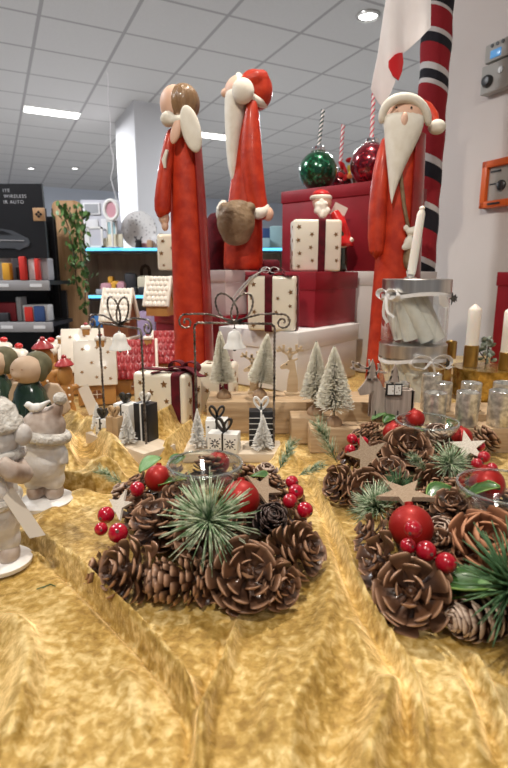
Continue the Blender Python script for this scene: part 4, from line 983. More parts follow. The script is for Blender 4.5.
# ---------------------------------------------------------------- snowmen at the left
def snow_front():
    x,y=-.292,.528
    t=thing('snowman_figurine','white glittery snowman with a knit bobble hat and orange nose, cut by the left edge','figurine',(x,y,.004))
    g=G(); g.lathe([(.028,0),(.034,.003),(.035,.008),(.030,.012),(0,.013)],seg=36,sc=(1.05,.95)); g.build('snow_base','snow_glaze',t)
    g=G()
    for s in (-1,1): g.ball((s*.013+.002,-.004,.019),(.012,.015,.014))
    g.build('boots','snow_brown',t,remesh=.003,smooth=2)
    g=G(); g.ball((0,0,.062),(.030,.027,.038)); g.ball((0,0,.095),(.029,.026,.030)); g.ball((0,0,.12),(.024,.022,.02)); g.ball((.013,0,.034),(.014,.016,.018)); g.ball((-.013,0,.034),(.014,.016,.018))
    g.build('body','snow_glaze',t,remesh=.003,smooth=2)
    g=G(); g.tube([(.022*math.cos(a*PI/10)*1.22,.026*math.sin(a*PI/10),.083+.002*math.sin(a)) for a in range(20)],.0062,8,closed=True); g.build('coat_hem','snow_knit',t)
    g=G(); g.tube([(.020,.0,.125),(.031,-.012,.116),(.026,-.024,.124),(.014,-.026,.136)],[.010,.012,.011,.009],12); g.build('arm','snow_brown',t,remesh=.003,smooth=2)
    g=G(); g.tube([(.024*math.cos(a*PI/8),.022*math.sin(a*PI/8),.136) for a in range(16)],.007,8,closed=True); g.build('scarf','snow_knit',t,ang=180)
    g=G(); g.ball((.000,-.003,.153),(.026,.024,.023)); g.build('head','snow_glaze',t)
    g=G(); g.lathe([(.003,-.0),(.0055,.002),(.004,.006),(.0008,.012)],X=Matrix.Translation((.004,-.0255,.155))@aim((.25,-1,-.1)),seg=12); g.build('carrot_nose','carrot',t)
    g=G(); 
    for s in (-1,1): g.ball((.003+s*.0075,-.0245,.162),.0019,seg=10,ring=6)
    for k in range(5): a=R(-50+25*k); g.ball((.004+.0085*math.sin(a),-.0245,.150-.004*math.cos(a)),.0009,seg=8,ring=5)
    g.build('face_dots','eye',t)
    g=G(); g.lathe([(.0275,0),(.030,.004),(.029,.010),(.0255,.013),(.023,.024),(.015,.033),(.005,.037)],c=(.0,0,.163),seg=30); g.build('knit_hat','snow_knit',t)
    g=G(); g.ball((0,0,.204),(.0095,.0095,.009)); g.build('pompom','snow_knit',t)
    g=G(); g.ball((.030,.0,.157),(.009,.012,.012)); g.build('ear_muff','snow_glaze',t)
    g=G(); g.tube([(.022,-.01,.115),(.03,-.02,.10)],.0006,5); pz=rotM((R(0),R(-28),R(8)))
    g.prism([(-.008,.028),(.006,.034),(.008,-.030),(-.007,-.024)],.0008,Matrix.Translation((.044,-.020,.072))@rotM((R(75),R(0),R(18)))@rotM((0,0,R(26))))
    g.build('paper_tag','tag',t)
    for c in t.children:
        if c.name.split('.')[0] in ('scarf','head','carrot_nose','face_dots','knit_hat','pompom','ear_muff','arm'): c.location.x+=.012
snow_front()
def snow_back():
    x,y=-.300,.685
    t=thing('winter_child_figurine','whitewashed winter child figurine seen from behind, with a pointed bobble hat, behind the snowman','figurine',(x,y,.005))
    g=G(); g.lathe([(.030,0),(.037,.003),(.038,.009),(.032,.013),(0,.014)],seg=36); g.build('snow_base','snow_glaze',t)
    g=G()
    for s in (-1,1): g.ball((s*.013,.0,.022),(.013,.016,.015))
    g.build('boots','snow_brown',t,remesh=.003,smooth=2)
    g=G(); g.ball((.000,0,.062),(.031,.028,.032)); g.ball((0,0,.088),(.026,.024,.026)); g.ball((.014,0,.040),(.015,.017,.018)); g.ball((-.014,0,.040),(.015,.017,.018))
    g.tube([(-.020,.0,.098),(-.033,-.010,.088),(-.034,-.02,.08)],[.012,.012,.010],12); g.tube([(.020,.0,.098),(.031,-.006,.080),(.033,-.01,.065)],[.010,.009,.007],12)
    g.build('body','snow_glaze',t,remesh=.003,smooth=2)
    g=G(); g.tube([(.028*math.cos(a*PI/12),.027*math.sin(a*PI/12),.106+.006*math.cos(a*PI/12+2.6)) for a in range(24)],.0085,8,closed=True); g.build('hat_brim','snow_knit',t,ang=180)
    g=G(); g.ball((0,0,.118),(.030,.028,.026)); g.tube([(.004,0,.130),(.014,.0,.136),(.021,0,.144),(.0245,0,.151)],[.020,.013,.009,.007],12); g.build('hat','snow_brown',t,remesh=.003,smooth=3)
    g=G(); g.ball((.026,0,.158),(.0095,.0095,.009)); g.build('pompom','snow_knit',t)
    g=G(); g.ball((-.003,-.012,.148),(.011,.006,.0065),rot=(0,R(-12),0)); g.ball((-.0125,-.013,.152),.0052,seg=12,ring=8); g.tube([(-.016,-.013,.152),(-.0205,-.0135,.1515)],[.0018,.0004],6); g.tube([(.004,-.012,.150),(.0115,-.012,.155),(.017,-.012,.158)],[.005,.003,.0018],8)
    g.build('bird','snow_glaze',t,remesh=.0016,smooth=1)
    for c in t.children:
        if c.name.split('.')[0] in ('hat_brim','hat','pompom','bird'): c.location.x+=.006
snow_back()
# fallen pine needles bit
p=gnd(43,592); z=float(cloth_h(p.x,p.y)); g=G()
for a,b in (((0,0),(.006,.006)),((.006,.006),(.013,.002)),((.006,.006),(-.005,-.003))): g.tube([(a[0],a[1],.001),(b[0],b[1],.0014)],.0006,5)
tag(g.build('pine_needle','needle_dk'),'tiny fallen green pine twig lying on the gold cloth below the snowman','twig',loc=(p.x,p.y,z))
# ---------------------------------------------------------------- green angels
def angel_green(label,x,y,s,yaw):
    t=thing('angel_figurine',label,'figurine',(x,y,Z0),yaw,'green glazed angel figurines'); q=lambda *a:tuple(s*v for v in a)
    g=G(); g.lathe([(r*s,z*s) for r,z in [(.040,0),(.042,.01),(.038,.04),(.033,.075),(.028,.10),(.017,.120),(.012,.124)]],seg=28,sc=(1,.85)); 
    for k in range(14): a=2*PI*k/14; g.tube([q(.041*math.cos(a),.035*math.sin(a),.006),q(.034*math.cos(a),.029*math.sin(a),.07),q(.02*math.cos(a),.017*math.sin(a),.114)],[.004*s,.003*s,.001*s],6)
    g.build('dress','green_glaze',t)
    g=G(); g.ball(q(0,-.002,.140),q(.030,.026,.026)); g.ball(q(-.006,-.023,.134),q(.011,.008,.007)); g.build('head','clay',t,remesh=.003,smooth=2)
    g=G(); g.ball(q(.009,.017,.147),q(.027,.021,.025)); g.ball(q(.022,.004,.138),q(.011,.015,.02)); g.build('hair','green_hair',t,remesh=.003,smooth=1)
    g=G()
    for u in (-1,1): g.ball(q(-.004+u*.009,-.0265,.145),q(.002,.001,.0008),seg=8,ring=5)
    g.tube([q(-.013,-.0295,.128),q(-.006,-.0315,.1265),q(.001,-.0295,.128)],.0007,5); g.build('face_lines','ginger_dk',t)
    for u in (-1,1):
        g=G(); o=[(0,.055),(.012,.066),(.030,.064),(.042,.045),(.050,.015),(.040,.006),(.018,.004),(.004,.012)]
        g.prism([(u*a*s,b*s) for a,b in o],.010*s,TR((u*.014*s,.014*s,.048*s),(PI/2,0,u*.25))); g.build('wing','wing',t,ang=180,remesh=.003,smooth=3)
    g=G(); g.ball(q(-.004,-.036,.052),q(.010,.008,.007)); g.build('hands','clay',t)
angel_green('green glazed angel figurine with spread clay wings behind the bird-topped child figurine',-.428,.95,1.06,R(-8))
angel_green('green glazed angel figurine cut by the left edge, behind the winged one',-.53,1.03,1.05,R(-15))
# ---------------------------------------------------------------- gingerbread men and houses
def ginger_man(label,x,y,s,yaw,hat='roof_red'):
    t=thing('gingerbread_figurine',label,'figurine',(x,y,Z0),yaw,'gingerbread figures with red hats')
    g=G(); H=.15*s
    for c,r in (((0,0,.115),(.022,.009,.026)),((0,0,.065),(.021,.009,.03)),((-.024,0,.082),(.013,.008,.008)),((.024,0,.082),(.013,.008,.008)),((-.012,0,.024),(.011,.009,.026)),((.012,0,.024),(.011,.009,.026))):
        g.ball(tuple(v*s for v in c),tuple(v*s for v in r))
    g.build('body','ginger',t,remesh=.0035,smooth=2)
    g=G(); g.lathe([(.021*s,0),(.024*s,.003*s),(.018*s,.010*s),(.008*s,.018*s)],c=(0,0,.136*s),seg=18,sc=(1,.8)); g.ball((.0,0,.157*s),.006*s,seg=12,ring=8); g.build('hat',hat,t)
    g=G()
    for z in (.085,.068,.052): g.ball((0,-.0095*s,z*s),.003*s,seg=8,ring=6)
    g.build('buttons','icing',t)
def house(label,x,y,w,d,hw,hr,yaw,roof='icing',z=Z0,wall='ginger',chim=None,stars=True,rows=0,win=True,base=0):
    t=thing('gingerbread_house',label,'ceramic house',(x,y,z),yaw,'ceramic gingerbread houses')
    g=G(); g.prism([(-d/2,0),(d/2,0),(d/2,hw),(0,hw+hr),(-d/2,hw)],w,TR(rot=(PI/2,0,PI/2))); g.build('house_walls',wall,t)
    g=G(); L=math.hypot(d/2,hr)*1.22; an=math.atan2(hr,d/2); X1=None
    for s in (-1,1):
        X=TR((0,s*d*.27,hw+hr*.5+.002),(-s*an,0,0)); g.mi=0
        g.box((0,0,.002),(w*1.14,L,.007),bev=.003,X=X)
        g.mi=1
        if stars and s==-1:
            for (a,b) in ((-.33,.30),(.05,.33),(.34,.22),(-.1,.0),(.25,-.12),(-.36,-.2),(.02,-.32),(.38,-.36)): g.star(.0055,.0014,X@TR((a*w,b*L,.006),(0,0,a*9)))
        if rows:
            g.mi=2
            for k in range(rows):
                for j in range(int(w/.014)):
                    g.ball(((j+.5+.5*(k%2))/int(w/.014)*w-w/2-.003,(-.5+(k+.5)/rows)*L,.0055),(.0068,L/rows*.52,.0022),seg=10,ring=6,X=X)
    if rows:
        g.mi=3
        for s in (-1,1):
            for e in (-1,1): g.box((e*w*.57,s*d*.29,hw+hr*.5+.003),(.008,L*1.02,.013),rot=(-s*an,0,0),bev=.003)
    g.build('roof',[roof,'brown_star',roof,'icing'],t)
    if chim:
        g=G(); cx=chim*w; g.box((cx,-.0,hw+hr+.002),(.020,.02,.026),bev=.002); g.mi=1; g.box((cx,0,hw+hr+.017),(.027,.027,.010),bev=.004,seg=3); g.mi=2; g.ball((cx,0,hw+hr+.026),(.006,.006,.004),seg=10,ring=6)
        g.build('chimney',[wall,'icing','roof_red'],t)
    if win:
        for k in ([-.22,.22] if w>.12 else [0]):
            g=G(); g.prism([(-.012,-.010),(.012,-.010),(.012,.002),(.007,.010),(-.007,.010),(-.012,.002)],.004,TR((k*w,-d/2-.001,hw*.48),(PI/2,0,0))); g.mi=1
            g.box((k*w,-d/2-.0035,hw*.48),(.0015,.002,.02)); g.box((k*w,-d/2-.0035,hw*.48),(.022,.002,.0015)); g.build('window',['ginger_dk','icing'],t)
    return t
house('white-roofed gingerbread house with bronze stars and a round-topped window, beside the obliquely set wire arch',-.408,1.30,.092,.075,.058,.09,R(14),chim=.15)
house('white-roofed gingerbread house with bronze stars further back behind the first one',-.478,1.42,.10,.075,.07,.095,R(14),chim=.1)
house('gingerbread house with a red scalloped roof and cream rims, left of the wide star gift',-.335,1.42,.105,.08,.05,.085,R(10),roof='roof_red',chim=.36,stars=False,rows=5,win=True)
house('smaller gingerbread house with a red scalloped roof, directly before the low red box',-.268,1.52,.06,.08,.075,.075,R(8),roof='roof_red',stars=False,rows=5,win=False)
house('cream gingerbread house with a snowy roof in the rear left row',-.60,1.56,.12,.07,.06,.06,R(-10),chim=.1,stars=False)
t=house('tall narrow gingerbread tower house with a tiled cream roof behind the small wire arch',-.435,1.66,.085,.07,.185,.085,R(-12),wall='ginger_dk',stars=False,rows=6,win=False)
g=G(); g.box((0,0,.125),(.105,.09,.010),bev=.003); g.build('lower_eave','icing',t)
t=house('little cream-tiled house peeking out left of the tall winged figure, on a red box',-.298,1.635,.07,.06,.035,.075,R(-12),z=.2045,stars=False,rows=6,win=False)
ginger_man('gingerbread figure with a red hat just right of the winged green angel',-.415,1.10,.95,R(60))
ginger_man('gingerbread figure with a red hat behind the green angels heads',-.50,1.20,1.12,R(40))
def snowy(label,x,y,yaw):
    t=thing('gingerbread_figurine',label,'figurine',(x,y,Z0),yaw,'snow-capped gingerbread ornaments in the rear left row')
    g=G(); g.box((0,0,.045),(.06,.04,.09),bev=.01,seg=3); g.box((.0,0,.105),(.045,.03,.05),bev=.01,seg=3); g.build('body','ginger',t)
    g=G(); g.ball((0,0,.132),(.032,.024,.014)); g.ball((-.022,-.01,.124),(.012,.012,.012)); g.ball((.02,-.012,.122),(.012,.012,.014)); g.ball((.0,-.02,.09),(.022,.008,.01)); g.build('snow_cap','icing',t,remesh=.004,smooth=2)
    g=G(); g.ball((.01,0,.150),(.010,.010,.008)); g.build('red_dot','gloss_red',t)
snowy('snow-capped gingerbread ornament with a red dot, left one of the rear row',-.60,1.27,R(5))
snowy('snow-capped gingerbread ornament with a red dot, right behind the hatted gingerbread figures',-.565,1.39,R(-8))
snowy('snow-capped gingerbread ornament half hidden at the left frame edge',-.70,1.40,R(3))
g=G(); g.prism([(-.012,.034),(.012,.036),(.014,-.034),(-.012,-.032)],.0009,TR((0,0,.045),(R(78),R(-20),R(15)))); tag(g.build('paper_tag','tag'),'pale paper price tag leaning by the gingerbread figure','tag',loc=(-.375,1.125,.006))

# ---------------------------------------------------------------- wreaths
def cone_mesh(L,Rm,n,opn,w,seed,tipw=1.0,thick=.0022):
    """pine cone: spiral of thick spoon-shaped scales about +z, base at z=0"""
    rr=random.Random(seed); g=G(); g.av=0
    g.tube([(0,0,0),(0,0,L*.5),(0,0,L*.85)],[Rm*.22,Rm*.25,Rm*.08],8)
    for i in range(n):
        t=(i+.5)/n; a=i*2.39996+rr.uniform(-.12,.12); z=L*(.04+.82*t)
        env=math.sin(PI*min(1,(t*.86+.16)))**.6
        sl=Rm*env*rr.uniform(.86,1.1); r0=Rm*.15
        up=R(opn[0]+(opn[1]-opn[0])*t)+rr.uniform(-.2,.2)
        ca,sa=math.cos(a),math.sin(a); O=Vector((ca,sa,0)); T=Vector((-sa,ca,0)); Z=Vector((0,0,1))
        D=(O*math.cos(up)+Z*math.sin(up)); Nn=(-O*math.sin(up)+Z*math.cos(up)); ww=w*(.55+.6*env)*rr.uniform(.9,1.1)
        P0=O*r0+Z*z; vs=[];at=[]
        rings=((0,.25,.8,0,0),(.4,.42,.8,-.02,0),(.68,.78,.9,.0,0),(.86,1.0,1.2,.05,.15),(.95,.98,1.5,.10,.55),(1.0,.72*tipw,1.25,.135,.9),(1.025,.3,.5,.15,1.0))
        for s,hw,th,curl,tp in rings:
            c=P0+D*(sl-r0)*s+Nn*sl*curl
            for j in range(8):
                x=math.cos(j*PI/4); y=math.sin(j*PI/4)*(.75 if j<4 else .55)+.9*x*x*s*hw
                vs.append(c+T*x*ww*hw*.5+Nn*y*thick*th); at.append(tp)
        fs=[]; nr=len(rings)
        for k in range(nr-1):
            for j in range(8): q=(j+1)%8; fs.append((k*8+j,k*8+q,(k+1)*8+q,(k+1)*8+j))
        fs.append(tuple(range(8))[::-1]); fs.append(tuple((nr-1)*8+j for j in range(8)))
        g.add(vs,fs,at=at)
    return g
CONES={}
def cone_proto(kind):
    if kind in CONES: return CONES[kind].copy()
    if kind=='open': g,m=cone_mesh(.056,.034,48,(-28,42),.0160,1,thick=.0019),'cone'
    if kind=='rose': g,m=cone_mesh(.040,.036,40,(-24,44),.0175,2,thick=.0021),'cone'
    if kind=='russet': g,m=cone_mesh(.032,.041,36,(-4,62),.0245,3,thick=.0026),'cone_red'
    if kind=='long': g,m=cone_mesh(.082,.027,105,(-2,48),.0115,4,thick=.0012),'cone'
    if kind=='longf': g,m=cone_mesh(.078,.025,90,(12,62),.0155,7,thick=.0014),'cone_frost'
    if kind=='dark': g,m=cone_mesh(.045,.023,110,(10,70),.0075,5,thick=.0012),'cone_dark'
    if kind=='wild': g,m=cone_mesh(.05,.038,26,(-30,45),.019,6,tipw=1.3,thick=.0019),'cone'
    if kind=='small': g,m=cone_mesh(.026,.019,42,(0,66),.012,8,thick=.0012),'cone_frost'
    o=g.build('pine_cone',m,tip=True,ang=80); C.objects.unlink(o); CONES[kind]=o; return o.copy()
def put(o,par,loc,d=None,spin=0,s=1):
    o.parent=par; lk(o); Mx=Matrix.Translation(loc)
    if d is not None: Mx=Mx@aim(d)
    Mx=Mx@rotM((0,0,spin))@Matrix.Diagonal((s,s,s,1) if not hasattr(s,'__len__') else (*s,1)); o.matrix_local=Mx; return o
def proto(key,fn):
    if key not in CONES: o=fn(); C.objects.unlink(o); CONES[key]=o
    return CONES[key].copy()
def mk_bauble():
    g=G(); g.ball((0,0,0),1,seg=32,ring=20); g.lathe([(.2,.96),(.2,1.12),(.12,1.14)],seg=14); return g.build('bauble','bauble')
def mk_berry(m):
    g=G(); g.ball((0,0,0),1,seg=20,ring=12); g.mi=1; g.lathe([(.22,.93),(.16,1.06),(.05,1.04)],seg=8); return g.build('berry',[m,'berry_tip'])
def mk_sprig(kind):
    rr=random.Random(11); g=G(); L=.052
    if kind=='burst':
        for k in range(185):
            t=rr.random(); a=rr.uniform(0,2*PI); el=R(rr.uniform(8,62)); p=Vector((0,0,.012*t)); d=Vector((math.cos(a)*math.cos(el),math.sin(a)*math.cos(el),math.sin(el))); l=L*rr.uniform(.75,1.05)
            q=p+d*l*.5; e=p+d*l-Vector((0,0,.006)); g.tube([p,q,e],[.0011,.001,.0004],4,flat=.7)
        g.tube([(0,0,-.02),(0,0,.012)],.002,6)
    else:
        for k in range(120):
            t=rr.random(); a=rr.uniform(0,2*PI); p=Vector((0,0,.075*t)); l=.03*rr.uniform(.7,1.1); d=Vector((math.cos(a)*.62,math.sin(a)*.62,.78)); g.tube([p,p+d*l*.5,p+d*l+Vector((0,0,.002))],[.0008,.0007,.0003],4,flat=.7)
        g.tube([(0,0,-.005),(0,0,.08)],.0013,6)
    return g
def mk_star():
    g=G(); out=[]
    for i in range(10): r=1 if i%2==0 else .38; out.append((r*math.sin(PI*i/5),r*math.cos(PI*i/5)))
    g.prism(out,.16); return g
def mk_leaf():
    g=G(); n=8; vs=[];fs=[]
    for i in range(n+1):
        t=i/n; w=.42*math.sin(PI*min(1,t*.95+.03))**.8; z=.35*math.sin(t*2.2)
        for j,s in enumerate((-1,-.5,0,.5,1)): vs.append((t,w*s,z+.10*abs(s)+.02))
        for j,s in enumerate((1,.5,0,-.5,-1)): vs.append((t,w*s,z+.10*abs(s)-.015))
    for i in range(n):
        for j in range(10): k=(j+1)%10; fs.append((i*10+j,i*10+k,(i+1)*10+k,(i+1)*10+j))
    fs.append(tuple(range(10))[::-1]); fs.append(tuple(n*10+j for j in range(10))); g.add(vs,fs); 
    g.mi=1; g.tube([(t/8,.42*math.sin(PI*min(1,t/8*.95+.03))**.8,.35*math.sin(t/8*2.2)+.105) for t in range(9)],.022,5); g.tube([(t/8,-.42*math.sin(PI*min(1,t/8*.95+.03))**.8,.35*math.sin(t/8*2.2)+.105) for t in range(9)],.022,5)
    return g
def wreath(label,cu,cv,Rw,items,bowl,rot=0):
    c=gnd(cu,cv,.004) if not isinstance(cu,Vector) else cu; cx,cy=c.x,c.y; FLAT.append((cx,cy,Rw+.018))
    t=thing('pine_cone_wreath',label,'wreath',(cx,cy,.005),0,None)
    def P(u,v,z): q=gnd(u,v,z+.005); return Vector((q.x-cx,q.y-cy,z))
    r_=random.Random(int(cu if not isinstance(cu,Vector) else 3))
    g=G()
    for q in range(3):
        g.tube([((Rw+.012*math.cos(a*.7+q*2))*math.cos(2*PI*a/48),(Rw+.012*math.cos(a*.7+q*2))*math.sin(2*PI*a/48),.018+.007*math.sin(a*.7+q*2)) for a in range(48)],.012,8,closed=True)
    g.build('twig_ring','twig',t)
    for it in items:
        k=it[0]; u,v,z=it[1:4]; p=P(u,v,z)
        if k=='cone':
            kind,s,d=it[4:7]; spin=it[7] if len(it)>7 else r_.random()*6; d=Vector(d).normalized(); h={'open':.026,'rose':.017,'russet':.015,'long':.041,'longf':.039,'dark':.022,'wild':.022,'small':.013}[kind]*s
            put(cone_proto(kind),t,p-d*h,d,spin,s)
        elif k=='bauble': put(proto('bauble',mk_bauble),t,p,it[5] if len(it)>5 else (0,.6,1),0,it[4])
        elif k=='berry':
            fr=len(it)>5 and it[5]; put(proto('berry%d'%fr,lambda:mk_berry('berry_frost' if fr else 'berry')),t,p,(r_.uniform(-1,1),-1,r_.uniform(-.5,1)),0,it[4]*r_.uniform(.93,1.05))
        elif k=='sprig': kind,m,s,d=it[4:8]; put(proto('sprig'+kind+m,lambda:mk_sprig(kind).build('pine_sprig',m,ang=180)),t,p,d,0,s)
        elif k=='star': m,s,d,spin=it[4:8]; o=put(proto('star'+m,lambda:mk_star().build('wooden_star',m)),t,p,d,spin,s)
        elif k=='leaf': m,s,rz,ry=it[4:8]; o=proto('leaf'+m,lambda:mk_leaf().build('leaf',[m,'leaf_edge' if m=='leaf' else m],ang=180)); o.parent=t; lk(o); o.matrix_local=Matrix.Translation(p)@rotM((0,ry,rz))@Matrix.Diagonal((s,s,s,1))
    # fillers around the ring: dark small cones & twigs low down
    for k in range(9):
        a=2*PI*k/9+rot+.2; p=Vector((Rw*math.cos(a),Rw*math.sin(a),.024)); put(cone_proto('rose' if k%2 else 'open'),t,p,(math.cos(a)*.5,math.sin(a)*.5,1),k,.72)
    # bowl
    bu,bv,br,bh,bz,bl=bowl; b=gnd(bu,bv,bh)
    bt=thing('glass_bowl',bl,'glass bowl',(b.x,b.y,bz),0,'clear glass candle bowls set in the wreaths')
    g=G(); H=bh-bz; pr=[(.0,.0),(.018,.0),(.022,.004),(.024,H*.35),(br*.62,H*.55),(br*.95,H*.80),(br,H*.92),(br*.97,H)]
    pr2=[(r-.0018,z+.0014) for r,z in reversed(pr[3:])]+[(.0,H*.42)]
    n=len(pr+pr2); g.lathe(pr+pr2,seg=48); g.f=g.f[:-2]; g.m=g.m[:-2]; g.build('bowl_body','glass',bt)
    g=G(); g.tube([(br*.97*math.cos(a*PI/24),br*.97*math.sin(a*PI/24),H) for a in range(48)],.0015,8,closed=True); g.build('bowl_rim','rimglass',bt)
    return t
M['rimglass']=mat('thick_glass_rim',(.75,.8,.8),.05,trans=.85,ior=1.4)
U=(0,0,1)
W1=[('cone',128,571,.028,'open',.98,(-.7,-.5,.45)),('cone',158,524,.044,'open',.98,(-.1,-.2,1)),('cone',172,581,.022,'long',.97,(-1,-.10,.02)),
('cone',246,576,.030,'open',1.12,(.15,-.75,.75)),('cone',297,551,.028,'open',.98,(.75,-.45,.6)),('cone',271,520,.048,'dark',.98,(.2,-.6,.8)),('cone',196,541,.035,'rose',.8,(-.1,-.6,.6)),
('cone',217,585,.015,'wild',.7,(0,-1,.4)),
('cone',292,525,.03,'wild',.7,(.8,0,.8)),('cone',266,474,.05,'small',1.0,(.1,-.2,1)),('cone',177,500,.052,'rose',.62,(.1,-.3,1)),('cone',124,494,.03,'small',1,(-.5,0,1)),
('cone',205,498,.045,'longf',.60,(.1,0,1)),('cone',290,498,.025,'open',.7,(.8,.5,.5)),('cone',140,505,.02,'open',.7,(-.9,.4,.5)),
('cone',278,585,.022,'rose',.7,(.5,-.8,.4)),('cone',104,572,.014,'wild',.65,(-1,-.2,.4)),
('bauble',158,478,.062,.0175),('bauble',241,499,.062,.0225),('bauble',218,463,.040,.018),
('berry',137,489,.064,.0095),('berry',106,515,.052,.0105),('berry',118,533,.052,.0112),('berry',101,529,.045,.0075),
('berry',292,482,.062,.0088),('berry',296,492,.06,.0093),('berry',290,501,.058,.0095,1),('berry',305,510,.054,.0095),
('sprig',209,525,.062,'burst','needle',1.12,(.05,-.72,.85)),('sprig',122,483,.035,'branch','needle',.5,(-1,.3,.45)),('sprig',280,468,.045,'branch','needle',.55,(.5,.55,.8)),('sprig',300,475,.04,'branch','needle',.45,(1,.2,.4)),
('star',262,489,.066,'star_wood',.026,(.3,-.45,.9),.4),('star',119,506,.045,'star_pale',.022,(-.5,-.6,.8),.2),
('leaf',140,474,.045,'leaf_pale',.036,.7,-.1),('leaf',158,487,.056,'leaf',.036,.1,.1),('leaf',170,468,.044,'leaf',.030,.9,.0),('leaf',250,478,.052,'leaf',.028,-.6,.1)]
W2=[('cone',407,450,.052,'rose',1.15,(-.05,-.75,.75)),('cone',341,484,.03,'open',.85,(-.7,-.5,.5)),('cone',367,492,.025,'open',1.0,(-.1,-.7,.6)),('cone',437,436,.055,'small',1.25,(.1,-.5,.9)),
('cone',368,432,.04,'open',.7,(-.4,.3,1)),('cone',389,474,.04,'rose',.8,(-.1,-.4,.9)),('cone',470,470,.03,'open',.8,(.6,-.5,.6)),('cone',485,440,.035,'open',.8,(.8,.1,.7)),('cone',350,460,.03,'wild',.7,(-.8,.1,.6)),('cone',430,485,.025,'rose',.8,(.1,-.9,.4)),
('bauble',394,433,.064,.0185),('bauble',462,437,.062,.0165),('bauble',415,419,.075,.017),
('berry',352,439,.062,.0088),('berry',363,442,.060,.0088),('berry',350,450,.052,.0095),('berry',480,446,.06,.0085),('berry',484,457,.055,.0095,1),('berry',477,464,.052,.009,1),('berry',492,468,.045,.0085,1),
('star',367,455,.060,'star_wood',.034,(-.15,-.8,.6),.35),('star',468,447,.062,'star_pale',.030,(-.1,-.7,.8),.1),
('sprig',336,460,.03,'branch','needle',.85,(-.45,.15,.9)),('sprig',447,466,.05,'burst','needle',.75,(.2,-.7,.7)),('sprig',398,492,.035,'burst','needle_dk',.7,(-.2,-.8,.5)),('sprig',425,470,.05,'branch','needle',.5,(-.6,-.4,.6)),
('leaf',372,421,.05,'leaf_pale',.030,.2,-.1),('leaf',384,424,.052,'leaf',.030,.6,.0),('leaf',408,435,.055,'leaf',.030,.1,.1),('leaf',450,428,.05,'leaf',.026,.9,.0)]
W3=[('cone',483,547,.052,'russet',1.02,(.0,-.55,.85)),('cone',452,508,.056,'rose',.68,(-.2,-.4,.9)),('cone',412,594,.030,'rose',1.05,(-.35,-.65,.65)),('cone',383,562,.030,'wild',.80,(-.8,-.3,.5)),('cone',372,536,.032,'wild',.66,(-.8,.1,.6)),
('cone',476,618,.020,'longf',.95,(-1,-.25,.05)),('cone',441,535,.040,'small',1.2,(-.3,-.4,.9)),('cone',393,578,.018,'open',.7,(-.7,-.5,.4)),('cone',450,575,.022,'open',.6,(0,-.8,.5)),('cone',500,590,.03,'open',.9,(.2,-.8,.5)),('cone',425,500,.035,'open',.6,(-.3,.4,.9)),('cone',440,600,.018,'rose',.6,(-.3,-.8,.4)),
('bauble',411,527,.060,.0235),('bauble',487,484,.072,.021),
('berry',413,529,.083,.0088,1),('berry',408,546,.062,.0075,1),('berry',426,551,.060,.0105,1),('berry',446,563,.057,.0105,1),
('star',404,494,.066,'star_wood',.036,(-.05,-.12,1),.9),
('sprig',380,512,.035,'burst','needle',.80,(-.5,.1,.8)),('sprig',506,592,.060,'burst','needle_dk',1.15,(.1,-.6,.8)),
('leaf',428,502,.048,'leaf',.042,.5,.15),('leaf',438,588,.036,'leaf',.046,-.2,.2),('leaf',452,600,.030,'leaf',.044,.35,.2),('leaf',470,600,.034,'leaf_pale',.036,-.3,-.2),('leaf',465,500,.06,'leaf',.04,-.4,-.2)]
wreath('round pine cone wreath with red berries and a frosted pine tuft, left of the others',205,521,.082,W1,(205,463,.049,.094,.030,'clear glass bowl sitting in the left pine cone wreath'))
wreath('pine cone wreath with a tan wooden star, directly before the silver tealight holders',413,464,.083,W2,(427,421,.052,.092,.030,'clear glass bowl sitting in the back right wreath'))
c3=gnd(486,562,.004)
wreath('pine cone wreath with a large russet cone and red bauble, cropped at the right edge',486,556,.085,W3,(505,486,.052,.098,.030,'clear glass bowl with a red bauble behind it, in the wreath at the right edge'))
make_cloth()
# ---------------------------------------------------------------- background displays
def bx(name,label,cat,u0,u1,v0,v1,Y,d,m,group=None,bev=.004):
    a=atY(u0,v1,Y); b=atY(u1,v0,Y); w=abs(b.x-a.x); h=b.z-a.z
    g=G(); g.box((0,d/2,h/2),(w,d,h),bev=min(bev,w/5,h/5,d/5)); o=g.build(name,m); return tag(o,label,cat,group,loc=((a.x+b.x)/2,Y,a.z))
# black promotional display, left
Y=2.6; xl=-1.75; xr=atY(50,300,Y).x
def Zv(v,Y=2.6): return atY(30,v,Y).z
t=thing('black_display_rack','black promotional shelf rack with a dark car poster at the left edge','display rack',((xl+xr)/2,Y+.16,FLOOR))
W=xr-xl
G().box((-.06,.14,(Zv(250)-FLOOR)/2+.1),(W-.13,.03,Zv(250)-FLOOR+.2)).build('back_panel','blk',t)
s1=Zv(280.5); s2=Zv(322.5)
for z in (s1,s2,s2-.28,s2-.56):
    G().box((0,.0,z-.012-FLOOR),(W,.29,.02)).build('shelf','blk',t)
    rl=G().box((0,-.15,z-.024-FLOOR),(W,.014,.05),bev=.002).build('price_rail','shelf_grey',t)
    for u in (4,37): q=atY(u,300,2.6).x-t.location.x; G().box((q,-.158,z-.024-FLOOR),(.06,.002,.016)).build('price_label',PAL['white'],rl)
for s in (-1,1): G().box((s*W/2*.9,.135,(Zv(292)-FLOOR)/2),(.03,.02,Zv(292)-FLOOR)).build('upright','blk',t)
pt=Zv(183,2.6)+.0; pb=Zv(258)
po=thing('car_poster','large black poster with a dark grey car and small white lettering, standing on the rack','poster',(atY(5,200,2.62).x,2.62,pb))
wR=atY(42,190,2.62).x-po.location.x; hP=pt-pb
g=G(); g.box((0,.01,hP/2),(2*wR,.02,hP)); g.build('poster_board','blk',po)
lx=lambda u:atY(u,215,2.62).x-po.location.x
